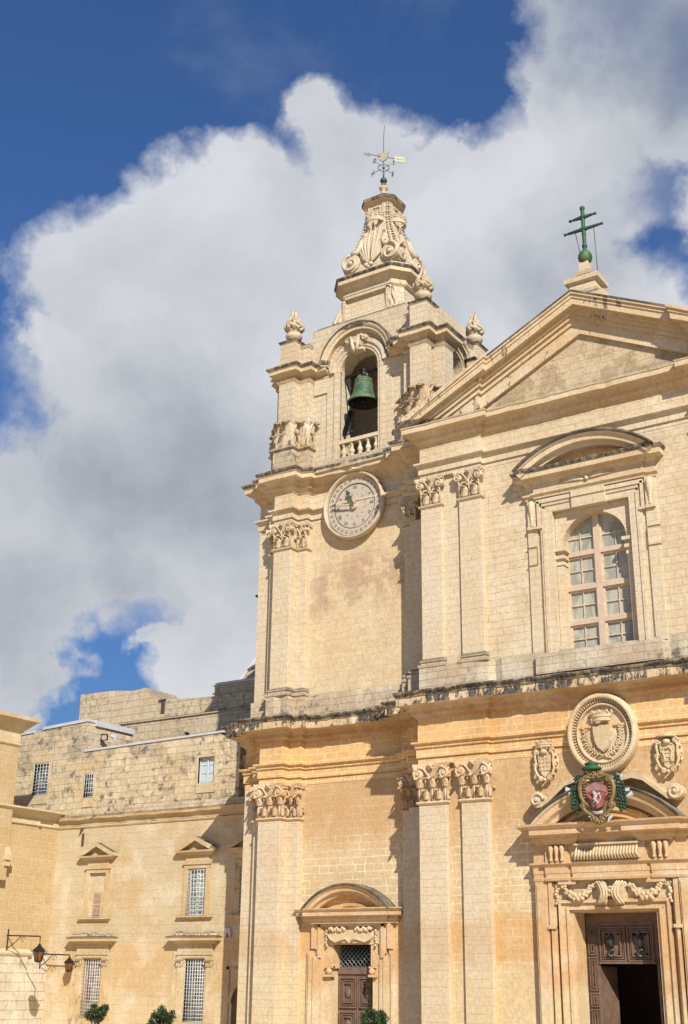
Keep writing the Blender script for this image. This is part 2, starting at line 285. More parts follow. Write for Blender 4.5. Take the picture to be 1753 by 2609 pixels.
# curtained window glass: pale blinds behind slightly reflective panes
m, t, b = base_mat('blind_glass', 0.28)
g = t.new('ShaderNodeNewGeometry'); P = g.outputs['Position']
a1 = t.noise(t.vmath('MULTIPLY', P, (2.2, 1, .9)), 1.4, 4, .6, .8); a2 = t.noise(t.vmath('MULTIPLY', P, (9, 1, 1)), 1.0, 3)
c = t.mix(t.ramp(a1.outputs['Fac'], .40, .62), (.42, .42, .34), (.27, .28, .23))
c = t.mix(t.ramp(a2.outputs['Fac'], .40, .7, 0, .35), c, (.25, .26, .24))
t.put(b.inputs['Base Color'], c); b.inputs['Specular IOR Level'].default_value = .6
# reflecting sky panes
m, t, b = base_mat('pane_dark', 0.12)
g = t.new('ShaderNodeNewGeometry'); P = g.outputs['Position']
a1 = t.noise(t.vmath('MULTIPLY', P, (2.2, 2.2, 1.0)), 1.9, 3, .5, .6)
t.put(b.inputs['Base Color'], t.mix(t.ramp(a1.outputs['Fac'], .42, .56), (.045, .055, .065), (.27, .31, .34))); b.inputs['Specular IOR Level'].default_value = .8
m, t, b = base_mat('pane_mint', 0.3)
g = t.new('ShaderNodeNewGeometry'); P = g.outputs['Position']
a1 = t.noise(t.vmath('MULTIPLY', P, (3, 3, 1.2)), 2.2, 4)
t.put(b.inputs['Base Color'], t.mix(t.ramp(a1.outputs['Fac'], .45, .55), (.42, .50, .45), (.16, .22, .22)))

# ---------------------------------------------------------------- mesh building
COL = sc.collection
class MB:
    def __init__(s): s.v = []; s.f = []; s.sm = []
    def add(s, vs, fs, smooth=False, mat=None):
        o = len(s.v)
        if mat is not None: vs = [mat @ Vector(v) for v in vs]
        s.v += [tuple(v) for v in vs]; s.f += [tuple(i + o for i in f) for f in fs]; s.sm += [smooth] * len(fs)
        return s
    def box(s, x0, x1, y0, y1, z0, z1, mat=None):
        vs = [(x0, y0, z0), (x1, y0, z0), (x1, y1, z0), (x0, y1, z0), (x0, y0, z1), (x1, y0, z1), (x1, y1, z1), (x0, y1, z1)]
        return s.add(vs, [(0, 3, 2, 1), (4, 5, 6, 7), (0, 1, 5, 4), (1, 2, 6, 5), (2, 3, 7, 6), (3, 0, 4, 7)], mat=mat)
    def prism(s, poly, y0, y1, mat=None, smooth=False):     # poly of (x, z), counter-clockwise seen from the front (-y)
        n = len(poly); vs = [(x, y0, z) for x, z in poly] + [(x, y1, z) for x, z in poly]
        s.add(vs, [tuple(range(n)), tuple(range(2 * n - 1, n - 1, -1))], mat=mat)
        o = len(s.v) - 2 * n
        s.f += [(o + i, o + n + i, o + n + (i + 1) % n, o + (i + 1) % n) for i in range(n)]; s.sm += [smooth] * n
        return s
    def sweep(s, path, prof, caps=True, closed=False, wear=0.0):      # mitred moulding along a plan path; outward is to the right of travel
        if wear:
            rr = random.Random(int(len(path) * 31 + prof[1][1] * 7)); q = []
            for a, b in zip(path, path[1:]):
                L = math.hypot(b[0] - a[0], b[1] - a[1]); m = max(1, int(L / .28)) if L > .7 else 1
                q += [(a[0] + (b[0] - a[0]) * t / m, a[1] + (b[1] - a[1]) * t / m) for t in range(m)]
            path = q + [path[-1]]
        om = max(o for o, z in prof)
        pts = [Vector(p) for p in path]; n = len(pts); rows = []; prof = [(o if o else .012, z) for o, z in prof]
        for i in range(n):
            def nrm(a, b): d = (b - a).normalized(); return Vector((d.y, -d.x))
            if closed: na = nrm(pts[i - 1], pts[i]); nb = nrm(pts[i], pts[(i + 1) % n])
            elif i == 0: na = nb = nrm(pts[0], pts[1])
            elif i == n - 1: na = nb = nrm(pts[-2], pts[-1])
            else: na = nrm(pts[i - 1], pts[i]); nb = nrm(pts[i], pts[i + 1])
            mi = (na + nb); mi = mi / max(0.2, mi.dot(na))
            if wear:
                ch = rr.uniform(.03, .09) if rr.random() < .10 else 0; jz = rr.gauss(0, wear * .5)
                pr = [((o - rr.random() * wear - (ch if o > om * .8 else 0)) if o > om * .55 else o, z + (jz if o > 0.02 else 0)) for o, z in prof]
            else: pr = prof
            rows.append([(pts[i].x + mi.x * o, pts[i].y + mi.y * o, z) for o, z in pr])
        k = len(prof); vs = [v for r in rows for v in r]; fs = []
        for i in range(n if closed else n - 1):
            j = (i + 1) % n
            for q in range(k - 1): fs.append((i * k + q, j * k + q, j * k + q + 1, i * k + q + 1))
        if caps and not closed: fs += [tuple(range(k)), tuple(range((n - 1) * k + k - 1, (n - 1) * k - 1, -1))]
        return s.add(vs, fs)
    def arcsweep(s, cx, cz, y, prof, a0, a1, seg=24, rx=1.0, rz=1.0, caps=True, mat=None, smooth=False):
        # prof of (radius, depth towards viewer), swept round (cx, cz) in the facade plane
        rows = []
        for i in range(seg + 1):
            a = a0 + (a1 - a0) * i / seg
            rows.append([(cx + r * rx * math.cos(a), y - d, cz + r * rz * math.sin(a)) for r, d in prof])
        k = len(prof); fs = []
        for i in range(seg):
            for q in range(k - 1): fs.append((i * k + q, i * k + q + 1, (i + 1) * k + q + 1, (i + 1) * k + q))
        if caps: fs += [tuple(range(k)), tuple(range(seg * k + k - 1, seg * k - 1, -1))]
        return s.add([v for r in rows for v in r], fs, smooth, mat)
    def lathe(s, c, prof, seg=20, axis='z', sx=1.0, sy=1.0, mat=None, smooth=True):
        vs = []; k = len(prof)
        for i in range(seg):
            a = 2 * PI * i / seg
            for r, h in prof:
                if axis == 'z': vs.append((c[0] + r * sx * math.cos(a), c[1] + r * sy * math.sin(a), c[2] + h))
                else: vs.append((c[0] + r * sx * math.cos(a), c[1] - h, c[2] + r * sy * math.sin(a)))
        fs = []
        for i in range(seg):
            j = (i + 1) % seg
            for q in range(k - 1): fs.append((i * k + q, j * k + q, j * k + q + 1, i * k + q + 1))
        return s.add(vs, fs, smooth, mat)
    def ball(s, c, r, seg=10, rings=6, sx=1, sy=1, sz=1, mat=None):
        prof = [(r * math.sin(PI * i / rings), -r * sz * math.cos(PI * i / rings)) for i in range(rings + 1)]
        return s.lathe(c, prof, seg, 'z', sx, sy, mat)
    def tube(s, pts, rad, seg=8, closed=False, mat=None, flat=1.0):
        pts = [Vector(p) for p in pts]; n = len(pts); vs = []
        R = rad if isinstance(rad, (list, tuple)) else [rad] * n
        for i in range(n):
            d = (pts[min(i + 1, n - 1)] - pts[max(i - 1, 0)])
            if closed: d = pts[(i + 1) % n] - pts[i - 1]
            d.normalize(); ref = Vector((0, 1, 0)) if abs(d.y) < 0.9 else Vector((0, 0, 1))
            a = d.cross(ref).normalized(); b2 = d.cross(a).normalized()
            for q in range(seg):
                t = 2 * PI * q / seg; vs.append(pts[i] + a * (math.cos(t) * R[i]) + b2 * (math.sin(t) * R[i] * flat))
        fs = []
        for i in range(n if closed else n - 1):
            j = (i + 1) % n
            for q in range(seg): fs.append((i * seg + q, i * seg + (q + 1) % seg, j * seg + (q + 1) % seg, j * seg + q))
        if not closed: fs += [tuple(range(seg - 1, -1, -1)), tuple(range((n - 1) * seg, n * seg))]
        return s.add(vs, fs, True, mat)
    def spiral(s, cx, y, cz, r, turns=1.6, tube=0.04, d=1, a0=0.0, disc=True, thick=0.1, mat=None):
        pts = []; rad = []; N = int(16 * turns)
        for i in range(N + 1):
            t = i / N; a = a0 + d * t * turns * 2 * PI; rr = r * (1 - 0.86 * t)
            pts.append((cx + rr * math.cos(a), y - 0.3 * tube, cz + rr * math.sin(a))); rad.append(tube * (1 - 0.35 * t))
        s.tube(pts, rad, 6, mat=mat)
        s.ball((cx, y - 0.3 * tube, cz), tube * 1.3, 8, 5, mat=mat)
        if disc: s.lathe((cx, y, cz), [(0, -thick), (r * .98, -thick), (r * .98, 0.0), (r * .9, tube * .2), (0, tube * .2)], 18, 'y', mat=mat, smooth=False)
        return s
    def leaf(s, x, y, z, w, h, curl=0.12, lobes=3, mat=None, thick=0.03):
        # acanthus leaf growing up the wall from (x, y, z), its tip curling out towards -y and down
        NU, NV = 6, 9; vs = []
        for side in (0, 1):
            for j in range(NV + 1):
                t = j / NV
                if t < 0.75: zz = t / 0.75 * h * 0.92; yy = -0.02 - 0.35 * curl * (t / 0.75) ** 2
                else:
                    a = (t - 0.75) / 0.25 * PI * 0.8; zz = h * 0.92 + math.sin(a) * curl * 0.5 - (1 - math.cos(a)) * curl * 0.18; yy = -0.02 - 0.35 * curl - (1 - math.cos(a)) * curl * 0.5
                ww = w * (0.42 + 0.16 * math.sin(t * PI)) * (1 - 0.45 * max(0, t - .6) / .4) * (0.80 + 0.34 * abs(math.sin(t * lobes * PI * 1.3)))
                for i in range(NU + 1):
                    u = i / NU * 2 - 1
                    rib = 0.25 * curl * (1 - abs(u)) + 0.10 * curl * math.cos(u * PI * 3)
                    vs.append((x + u * ww, y + yy - rib + side * thick, z + zz))
        o = (NU + 1) * (NV + 1); fs = []
        for j in range(NV):
            for i in range(NU):
                a = j * (NU + 1) + i; fs.append((a, a + 1, a + NU + 2, a + NU + 1)); a += o; fs.append((a, a + NU + 1, a + NU + 2, a + 1))
        for j in range(NV):
            for i in (0, NU):
                a = j * (NU + 1) + i; q = (a, a + NU + 1, a + NU + 1 + o, a + o); fs.append(q if i == 0 else q[::-1])
        for j in (0, NV):
            for i in range(NU):
                a = j * (NU + 1) + i; q = (a, a + o, a + 1 + o, a + 1); fs.append(q if j == 0 else q[::-1])
        return s.add(vs, fs, True, mat)
    def build(s, name, mat, parent=None, label=None, bevel=0.0):
        me = bpy.data.meshes.new(name); me.from_pydata(s.v, [], s.f)
        me.polygons.foreach_set('use_smooth', s.sm); me.update()
        me.materials.append(M[mat] if isinstance(mat, str) else mat)
        o = bpy.data.objects.new(name, me); COL.objects.link(o)
        if parent is not None: o.parent = parent; o.matrix_parent_inverse = parent.matrix_world.inverted()
        if label: o['label'] = label
        if bevel:
            md = o.modifiers.new('bevel', 'BEVEL'); md.width = bevel; md.segments = 1; md.limit_method = 'ANGLE'; md.angle_limit = math.radians(40)
        return o
def tag(o, label, cat, group=None, kind=None):
    if label: o['label'] = label
    if cat: o['category'] = cat
    if group: o['group'] = group
    if kind: o['kind'] = kind
    return o
def thing(name, loc, label, cat, group=None):
    o = bpy.data.objects.new(name, None); COL.objects.link(o); o.location = loc; o.empty_display_size = .3
    o.matrix_world = Matrix.Translation(loc)
    return tag(o, label, cat, group)
def text_mesh(mb, txt, size, mat4, ext=0.008, sx=1.0):
    cu = bpy.data.curves.new('tmp_text', 'FONT'); cu.body = txt; cu.size = size; cu.align_x = 'CENTER'; cu.align_y = 'CENTER'; cu.extrude = ext; cu.resolution_u = 3
    ob = bpy.data.objects.new('tmp_text', cu); COL.objects.link(ob)
    me = bpy.data.meshes.new_from_object(ob.evaluated_get(bpy.context.evaluated_depsgraph_get()))
    mb.add([(v.co.x * sx, v.co.y, v.co.z) for v in me.vertices], [tuple(p.vertices) for p in me.polygons], mat=mat4)
    bpy.data.objects.remove(ob); bpy.data.curves.remove(cu); bpy.data.meshes.remove(me)
def arch_wall(mb, x0, x1, z0, z1, y0, y1, cx, hw, oz0, spring, rise, seg=16, mat=None):
    # wall slab with one round- or flat-headed opening (rise 0 = flat)
    a, b = cx - hw, cx + hw
    mb.box(x0, a, y0, y1, z0, z1, mat); mb.box(b, x1, y0, y1, z0, z1, mat)
    if oz0 > z0: mb.box(a, b, y0, y1, z0, oz0, mat)
    if rise <= 0: mb.box(a, b, y0, y1, spring, z1, mat); return
    for i in range(seg):
        t0 = PI - PI * i / seg; t1 = PI - PI * (i + 1) / seg
        xa, xb = cx + hw * math.cos(t0), cx + hw * math.cos(t1); za, zb = spring + rise * math.sin(t0), spring + rise * math.sin(t1)
        vs = [(xa, y0, za), (xb, y0, zb), (xb, y0, z1), (xa, y0, z1), (xa, y1, za), (xb, y1, zb), (xb, y1, z1), (xa, y1, z1)]
        mb.add(vs, [(0, 1, 2, 3), (7, 6, 5, 4), (0, 4, 5, 1), (3, 2, 6, 7)], mat=mat)
def arc_pts(cx, cz, r, a0, a1, n, rz=None):
    return [(cx + r * math.cos(a0 + (a1 - a0) * i / n), cz + (rz or r) * math.sin(a0 + (a1 - a0) * i / n)) for i in range(n + 1)]

AX = -0.15
def mir(p): return [(2 * AX - x, y) for x, y in reversed(p)]

# ---------------------------------------------------------------- ground
mb = MB(); mb.add([(-600, -600, 0), (600, -600, 0), (600, 600, 0), (-600, 600, 0)], [(0, 1, 2, 3)])
g = mb.build('ground', 'ground_paving'); g['kind'] = 'structure'

# ================================================================ CATHEDRAL
cath = thing('cathedral', (AX, 1.0, 0), 'baroque limestone cathedral front with pediment, paired pilasters and a bell tower', 'cathedral')
def part(mb, name, mat, parent=None, label=None, bevel=0.0): return mb.build(name, mat, parent or cath, label, bevel)

LP = [(-16.07, 9.0), (-16.07, 1.9), (-15.36, 1.9), (-15.36, 1.6), (-14.81, 1.6), (-14.81, 1.15), (-13.75, 1.15), (-13.75, 1.6), (-13.22, 1.6), (-13.22, 1.9),
      (-8.60, 1.9), (-8.60, 1.6), (-8.07, 1.6), (-8.07, 1.15), (-6.99, 1.15), (-6.99, 0.0), (-4.32, 0.0), (-4.32, 0.2)]
UP = [(-15.79, 9.0), (-15.79, 1.9), (-14.98, 1.9), (-14.98, 1.6), (-14.48, 1.6), (-14.48, 1.15), (-13.60, 1.15), (-13.60, 1.6), (-13.12, 1.6), (-13.12, 1.9),
      (-8.45, 1.9), (-8.45, 1.6), (-7.93, 1.6), (-7.93, 1.15), (-6.79, 1.15), (-6.79, 0.0), (-4.27, 0.0), (-4.27, 0.2)]
LF, UF = LP + mir(LP), UP + mir(UP)

# walls -----------------------------------------------------------
mb = MB(); arch_wall(mb, -4.6, 4.3, 0, 9.598, 0.2, 0.9, AX, 1.44, 0, 4.69, 0)
part(mb, 'lower_nave_wall', 'stone_wall')
mb = MB()
arch_wall(mb, -13.4, -8.4, 0, 9.598, 1.9, 2.5, -10.8, 1.03, 0, 3.75, 0)
part(mb, 'lower_tower_wall', 'stone_wall')
def walls(name, mat, *bs):
    for b_ in bs: q = MB(); q.box(*b_); part(q, name, mat)
walls('corner_wall', 'stone_pale', (-16.07, -15.2, 1.9, 9, 0, 9.598))
walls('pier_wall', 'stone_wall', (-6.7, -4.5, .15, 1.2, 0, 9.598), (4.2, 6.4, .15, 1.2, 0, 9.598))
# right-hand tower, plain
walls('right_tower_wall', 'stone_wall', (8.0, 15.77, 1.9, 9, 0, 9.598), (6.69, 8.1, 1.15, 3, 0, 9.598), (7.9, 15.49, 1.9, 9, 12.3, 20.298), (6.5, 8.0, 1.15, 3, 12.3, 20.298))
mb = MB(); arch_wall(mb, -4.4, 4.1, 12.25, 20.298, 0.2, 0.9, AX, 1.52, 12.9, 18.12, 0)
part(mb, 'upper_nave_wall', 'stone_upper')
walls('upper_pier_wall', 'stone_pale', (-6.6, -4.3, .12, 1.2, 12.25, 20.298), (4.0, 6.3, .12, 1.2, 12.25, 20.298))
walls('upper_tower_wall', 'stone_tower', (-13.3, -8.3, 1.9, 2.5, 12.25, 20.298))
walls('tower_side_wall', 'stone_pale', (-15.79, -13.3, 1.9, 9, 12.25, 20.298), (-8.3, -6.7, 1.95, 9, 12.25, 20.298))
walls('rear_wall', 'stone_weathered', (-16.0, 15.6, 8.9, 9.2, 0, 22.5), (-7.0, -6.3, 1.2, 30, 12, 22.3), (6.0, 6.7, 1.2, 30, 12, 22.3), (-15.9, 15.5, 2.6, 8.9, 20.4, 22.2))

# pilasters -------------------------------------------------------
def capital(parent, x0, x1, y, z0, z1, ornate, back=None):
    """composite pilaster capital between z0 and z1 on a face at depth y"""
    mb = MB(); w = x1 - x0; h = z1 - z0; bk = (back if back else 0.3)
    mb.sweep([(x0, y + bk), (x0, y), (x1, y), (x1, y + bk)], [(-.05, z0 - .12), (0, z0 - .12), (.05, z0 - .09), (.08, z0 - .05), (.06, z0), (-.05, z0)])
    mb.sweep([(x0, y + bk), (x0, y), (x1, y), (x1, y + bk)], [(-.3, z0), (-.04, z0), (-.03, z0 + h * .55), (.05, z0 + h * .86), (-.3, z0 + h * .86)])
    # abacus with concave front
    n = 12; ab = [(x0 - .17, y - .17)] + [(x0 - .12 + (w + .24) * i / n, y - .17 + .12 * math.sin(PI * i / n)) for i in range(n + 1)] + [(x1 + .17, y - .17), (x1 + .12, y - .05), (x1 + .12, y + bk), (x0 - .12, y + bk), (x0 - .12, y - .05)]
    k = len(ab)
    for (za, zb, g_) in ((z0 + h * .86, z0 + h * .93, .96), (z0 + h * .93, z1, 1.0)):
        cx_ = (x0 + x1) / 2; vs = [(cx_ + (a - cx_) * g_, y + (b_ - y) * g_, za) for a, b_ in ab] + [(cx_ + (a - cx_) * g_, y + (b_ - y) * g_, zb) for a, b_ in ab]
        mb.add(vs, [tuple(range(k - 1, -1, -1)), tuple(range(k, 2 * k))] + [(i, (i + 1) % k, k + (i + 1) % k, k + i) for i in range(k)])
    r = w * (.17 if ornate else .17)
    for sx, d in ((x0 + .04, 1), (x1 - .04, -1)):
        mb.spiral(sx, y - .14, z0 + h * .72, r, 1.7, r * .26, d, PI / 2, thick=.10)
        # side volute facing right or left
        rot = Matrix.Translation((sx, y - .02, z0 + h * .72)) @ Matrix.Rotation(math.copysign(PI / 2, d) * (1 if d < 0 else 1) * (-1 if d > 0 else -1), 4, 'Z') @ Matrix.Translation((-sx, -(y - .02), -(z0 + h * .72)))
        mb.spiral(sx, y - .16, z0 + h * .72, r * .9, 1.5, r * .25, -d, PI / 2, thick=.05, mat=rot)
        cx2 = (x0 + x1) / 2; s2 = 1 if sx > cx2 else -1
        arc = [(cx2 + s2 * w * (.06 + .40 * t), y - .06 - .09 * t, z0 + h * (.60 + .30 * math.sin(t * PI * .62))) for t in [i / 8 for i in range(9)]]
        mb.tube(arc, [.025 + .03 * i / 8 for i in range(9)], 6)
    mb.ball(((x0 + x1) / 2, y - .13, z1 - h * .06), w * .085, 8, 5, sz=.9); 
    for a in range(5): mb.ball(((x0 + x1) / 2 + w * .09 * math.cos(a * 1.257 + .3), y - .13, z1 - h * .06 + w * .08 * math.sin(a * 1.257 + .3)), w * .045, 6, 4)
    if ornate:
        for i in range(3):
            lx = x0 + w * (.03 + .47 * i); mb.leaf(lx, y - .01, z0 + h * .36, w * .22, h * .22, .26, 3)
            mb.tube([(lx, y + .0, z0), (lx, y - .02, z0 + h * .4)], [.035, .03], 6)
            mb.tube([(lx - .07, y + .0, z0), (lx - .06, y - .01, z0 + h * .4)], .012, 4); mb.tube([(lx + .07, y + .0, z0), (lx + .06, y - .01, z0 + h * .4)], .012, 4)
        for i in range(2):
            lx = x0 + w * (.27 + .46 * i); mb.leaf(lx, y + .0, z0 + h * .04, w * .17, h * .24, .19, 2)
            mb.tube([(lx, y - .01, z0 + h * .34), (lx, y - .04, z0 + h * .60)], [.02, .03], 6)
            mb.arcsweep(lx, z0 + h * .50, y, [(w * .13, 0), (w * .13, .10), (w * .17, .12), (w * .17, 0)], .1, PI - .1, 10)
        mb.leaf(x1 - .04, y, z0 + .04, w * .16, h * .24, .15, 2, mat=Matrix.Translation((x1, y + .14, 0)) @ Matrix.Rotation(PI / 2, 4, 'Z') @ Matrix.Translation((-(x1 - .04), -y, 0)))
    else:
        for i in range(2): mb.leaf(x0 + w * (.28 + .46 * i), y, z0 + .02, w * .30, h * .36, .17, 2)
        for i in range(3): mb.tube([(x0 + w * (.05 + .45 * i), y - .01, z0), (x0 + w * (.05 + .45 * i), y - .05, z0 + h * .5), (x0 + w * (.05 + .45 * i), y - .12, z0 + h * .62)], [.05, .035, .05], 6)
        for i in range(2): mb.arcsweep(x0 + w * (.28 + .46 * i), z0 + h * .42, y, [(w * .13, 0), (w * .13, .07), (w * .19, .07), (w * .19, 0)], 0, PI, 8)
    mb.build('capital', 'stone_cream' if not ornate else 'stone_capital', parent)
def pilaster(x0, x1, y, z0, z1, capz, ornate, base=None, back=.35, mat='stone_pale', cap=True):
    mb = MB(); mb.box(x0, x1, y, y + back, z0, z1 + .02)
    p = part(mb, 'pilaster', mat, bevel=.012)
    if cap: capital(p, x0, x1, y, z1, capz, ornate, back * .8)
    if base is not None:
        b = MB(); pth = [(x0, y + back * .8), (x0, y), (x1, y), (x1, y + back * .8)]
        b.sweep(pth, [(-.05, base - .02), (.12, base - .02), (.13, base + .03), (.12, base + .08), (.04, base + .10), (.03, base + .15), (.07, base + .18), (.08, base + .22), (.05, base + .27), (.0, base + .30), (-.05, base + .30)])
        b.build('base', 'stone_weathered', p)
    return p
for a, b_, y, bk in ((-6.99, -5.91, 0, .5), (-5.34, -4.32, 0, .5), (-8.07, -6.6, 1.15, .9), (-8.60, -8.0, 1.6, .9), (-14.81, -13.75, 1.15, .9), (-15.36, -13.22, 1.6, 1.0)):
    pilaster(a, b_, y, 0, 8.34, 9.62, True, back=bk, cap=(b_ - a < 1.4), mat='stone_pale')
capital(cath.children[-1], -13.9, -13.22, 1.6, 8.34, 9.62, True); capital(cath.children[-2], -15.36, -14.7, 1.6, 8.34, 9.62, True)
# (x0,x1): mirrored ones complete the front on the far right
for a, b_ in ((-6.99, -5.91), (-5.34, -4.32)): pilaster(2 * AX - b_, 2 * AX - a, 0, 0, 8.34, 9.62, True, back=.5)
for a, b_, y, bk in ((-6.79, -5.91, 0, .5), (-5.17, -4.27, 0, .5), (-7.93, -6.5, 1.15, .9), (-8.45, -7.9, 1.6, .9), (-14.48, -13.60, 1.15, .9), (-14.98, -13.12, 1.6, 1.0)):
    pilaster(a, b_, y, 13.0, 19.22, 20.30, False, base=13.05, back=bk, cap=(b_ - a < 1.2))
capital(cath.children[-1], -13.72, -13.12, 1.6, 19.22, 20.30, False); capital(cath.children[-1], -14.98, -14.4, 1.6, 19.22, 20.30, False)
for a, b_ in ((-6.79, -5.91), (-5.17, -4.27)): pilaster(2 * AX - b_, 2 * AX - a, 0, 13.0, 19.22, 20.30, False, base=13.05, back=.5)

# entablatures ----------------------------------------------------
mb = MB(); mb.sweep(LF, [(-.3, 9.60), (0, 9.60), (0, 9.79), (-.03, 9.80), (-.03, 9.825), (.06, 9.85), (.06, 10.12), (.02, 10.13), (.02, 10.16), (.09, 10.18), (.11, 10.25), (.10, 10.27), (.20, 10.33), (.20, 10.39), (.0, 10.42), (0, 11.22), (-.3, 11.22)])
part(mb, 'architrave_and_frieze', 'stone_orange')
mb = MB(); mb.sweep(LF, [(-.3, 11.21), (.04, 11.21), (.06, 11.27), (.12, 11.31), (.21, 11.35), (.22, 11.47), (.30, 11.52), (.35, 11.62), (.60, 11.66), (.60, 11.64), (.63, 11.64), (.63, 11.90), (.66, 11.92), (.67, 11.97), (.72, 12.02), (.75, 12.06), (.75, 12.11), (.30, 12.22), (-.3, 12.30)], wear=.022)
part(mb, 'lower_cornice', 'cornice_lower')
mb = MB(); mb.sweep(UF, [(-.3, 12.2), (.10, 12.2), (.10, 13.06), (-.3, 13.08)], wear=.02); part(mb, 'plinth', 'stone_weathered')
mb = MB(); mb.sweep(UF, [(-.3, 20.30), (0, 20.30), (0, 20.42), (-.03, 20.43), (-.03, 20.455), (.06, 20.49), (.06, 20.68), (.02, 20.69), (.02, 20.72), (.09, 20.75), (.10, 20.81), (.20, 20.86), (.20, 20.93), (0, 20.97), (0, 21.62), (-.3, 21.62)])
part(mb, 'upper_frieze', 'stone_upper')
i0 = UP.index((-6.79, 1.15))
TWP = UP[:i0 + 1] + [(-6.79, 3.2)]
mb = MB(); mb.sweep(UP[:i0] + [(-6.6, 1.15)], [(-.3, 21.61), (.04, 21.61), (.08, 21.70), (.20, 21.80), (.22, 21.92), (.30, 22.0), (.34, 22.08), (.50, 22.12), (.53, 22.12), (.53, 22.30), (.57, 22.33), (.63, 22.42), (.65, 22.50), (.3, 22.58), (-.4, 22.62)], wear=.018)
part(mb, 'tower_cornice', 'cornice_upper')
NP = [(-6.79, 1.6)] + UP[i0 + 1:]
mb = MB(); mb.sweep(NP + mir(NP), [(-.3, 21.61), (.04, 21.61), (.08, 21.70), (.20, 21.80), (.22, 21.92), (.30, 22.0), (.34, 22.06), (.50, 22.09), (.53, 22.09), (.53, 22.27), (.56, 22.30), (.57, 22.34), (-.3, 22.40)], wear=.012)
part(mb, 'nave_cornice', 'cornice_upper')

# pediment --------------------------------------------------------
SL = 0.492
def rake(mb, zt, zb, y, p, outer):
    """one layer of the raking cornice; outer = over the paired pilasters, else the middle"""
    zf = 22.36; br = -4.27 + p
    for s in (1, -1):
        X = lambda x: AX + s * (x - AX)
        L = lambda z, x: z - SL * (AX - x)
        if outer:
            xe = -6.79 - p; pts = []
            xt = max(xe, AX - (zt - zf) / SL); xb = max(xe, AX - (zb - zf) / SL)
            if xb < br: pts = [(xt, zf if xt > xe else L(zt, xe))] + ([(xe, zf)] if xt == xe and L(zb, xe) < zf else [(xe, L(zb, xe))] if xt == xe else []) + [(xb, max(zf, L(zb, xb))), (br, L(zb, br)), (br, L(zt, br))]
            else: pts = [(xt, zf)] + [(br, zf), (br, L(zt, br))]
            if xt == xe and xb < br: pts = [(xe, L(zt, xe)), (xe, zf), (xb, zf), (br, L(zb, br)), (br, L(zt, br))]
        else:
            xb = max(br, AX - (zb - zf) / SL)
            pts = [(br, L(zt, br))] + ([(br, zf)] if L(zb, br) < zf else []) + [(xb, L(zb, xb)), (AX, zb), (AX, zt)]
        pts = [(X(a), b_) for a, b_ in pts]
        if s == 1: pts = pts
        else: pts = pts[::-1]
        mb.prism(pts, y, 0.75)
mb = MB()
for zt, zb, p in ((26.22, 26.12, .64), (26.12, 25.98, .58), (25.98, 25.72, .54), (25.72, 25.58, .30), (25.58, 25.44, .20), (25.44, 25.26, .10), (25.26, 24.74, .02)):
    rake(mb, zt, zb, -p, p, True); rake(mb, zt, zb, .2 - p, p, False)
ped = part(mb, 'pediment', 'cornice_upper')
for s in (-1, 1):
    mb = MB(); q = [(AX, 26.20), (AX, 26.27), (AX + s * 7.48, 26.27 - 7.48 * SL), (AX + s * 7.48, 26.20 - 7.48 * SL)]
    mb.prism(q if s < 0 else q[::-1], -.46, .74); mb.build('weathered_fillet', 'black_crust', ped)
mb = MB(); mb.prism([(AX - 6.2, 22.36), (AX + 6.2, 22.36), (AX, 22.36 + 6.2 * SL)], .32, .8); mb.build('tympanum', 'stone_tympanum', ped)
mb = MB(); hwp = 7.1
mb.prism([(AX - hwp, 22.38), (AX + hwp, 22.38), (AX, 22.38 + hwp * SL + .16)], .8, 30); part(mb, 'nave_roof', 'stone_weathered')
# cross pedestal
mb = MB()
def frust(mb, cx, cy, z0, a0, b0, z1, a1, b1, ch=None, ch1=None):
    def sec(a, b_, c, z):
        if not c: return [(cx - a, cy - b_, z), (cx + a, cy - b_, z), (cx + a, cy + b_, z), (cx - a, cy + b_, z)]
        p, q = c
        return [(cx - a + p, cy - b_, z), (cx + a - p, cy - b_, z), (cx + a, cy - b_ + q, z), (cx + a, cy + b_ - q, z), (cx + a - p, cy + b_, z), (cx - a + p, cy + b_, z), (cx - a, cy + b_ - q, z), (cx - a, cy - b_ + q, z)]
    A = sec(a0, b0, ch, z0); B = sec(a1, b1, ch1 or ch, z1); n = len(A)
    mb.add(A + B, [tuple(range(n - 1, -1, -1)), tuple(range(n, 2 * n))] + [(i, (i + 1) % n, n + (i + 1) % n, n + i) for i in range(n)])
for z0, a, z1, a2 in ((25.6, 1.05, 26.25, .95), (26.25, .88, 26.45, .68), (26.45, .68, 26.65, .56), (26.65, .56, 26.95, .50), (26.95, .55, 27.02, .62), (27.02, .66, 27.2, .68), (27.2, .62, 27.26, .4), (27.26, .27, 27.42, .24), (27.42, .30, 27.52, .34), (27.52, .30, 27.66, .22), (27.66, .20, 28.02, .17)):
    frust(mb, AX + .12, .85, z0, a, a * .8, z1, a2, a2 * .8)
part(mb, 'cross_pedestal', 'stone_cream')
cr = thing('patriarchal_cross', (.0, .85, 27.9), 'green metal cross with two crossbars on top of the pediment', 'cross')
mb = MB(); mb.ball((0, .85, 28.25), .27, 20, 12, sz=1.12); mb.build('ball', 'ball_green', cr)
mb = MB(); mb.lathe((0.01, .85, 28.45), [(.0, 0), (.10, 0), (.08, .15), (.07, .22), (.10, .25), (.10, .33), (.075, .4), (.075, .8), (.09, .84), (.075, .88), (.075, 1.8), (.07, 1.9), (.10, 1.95), (.10, 2.02), (.06, 2.06), (0, 2.08)], 12)
mb.build('shaft', 'cross_green', cr)
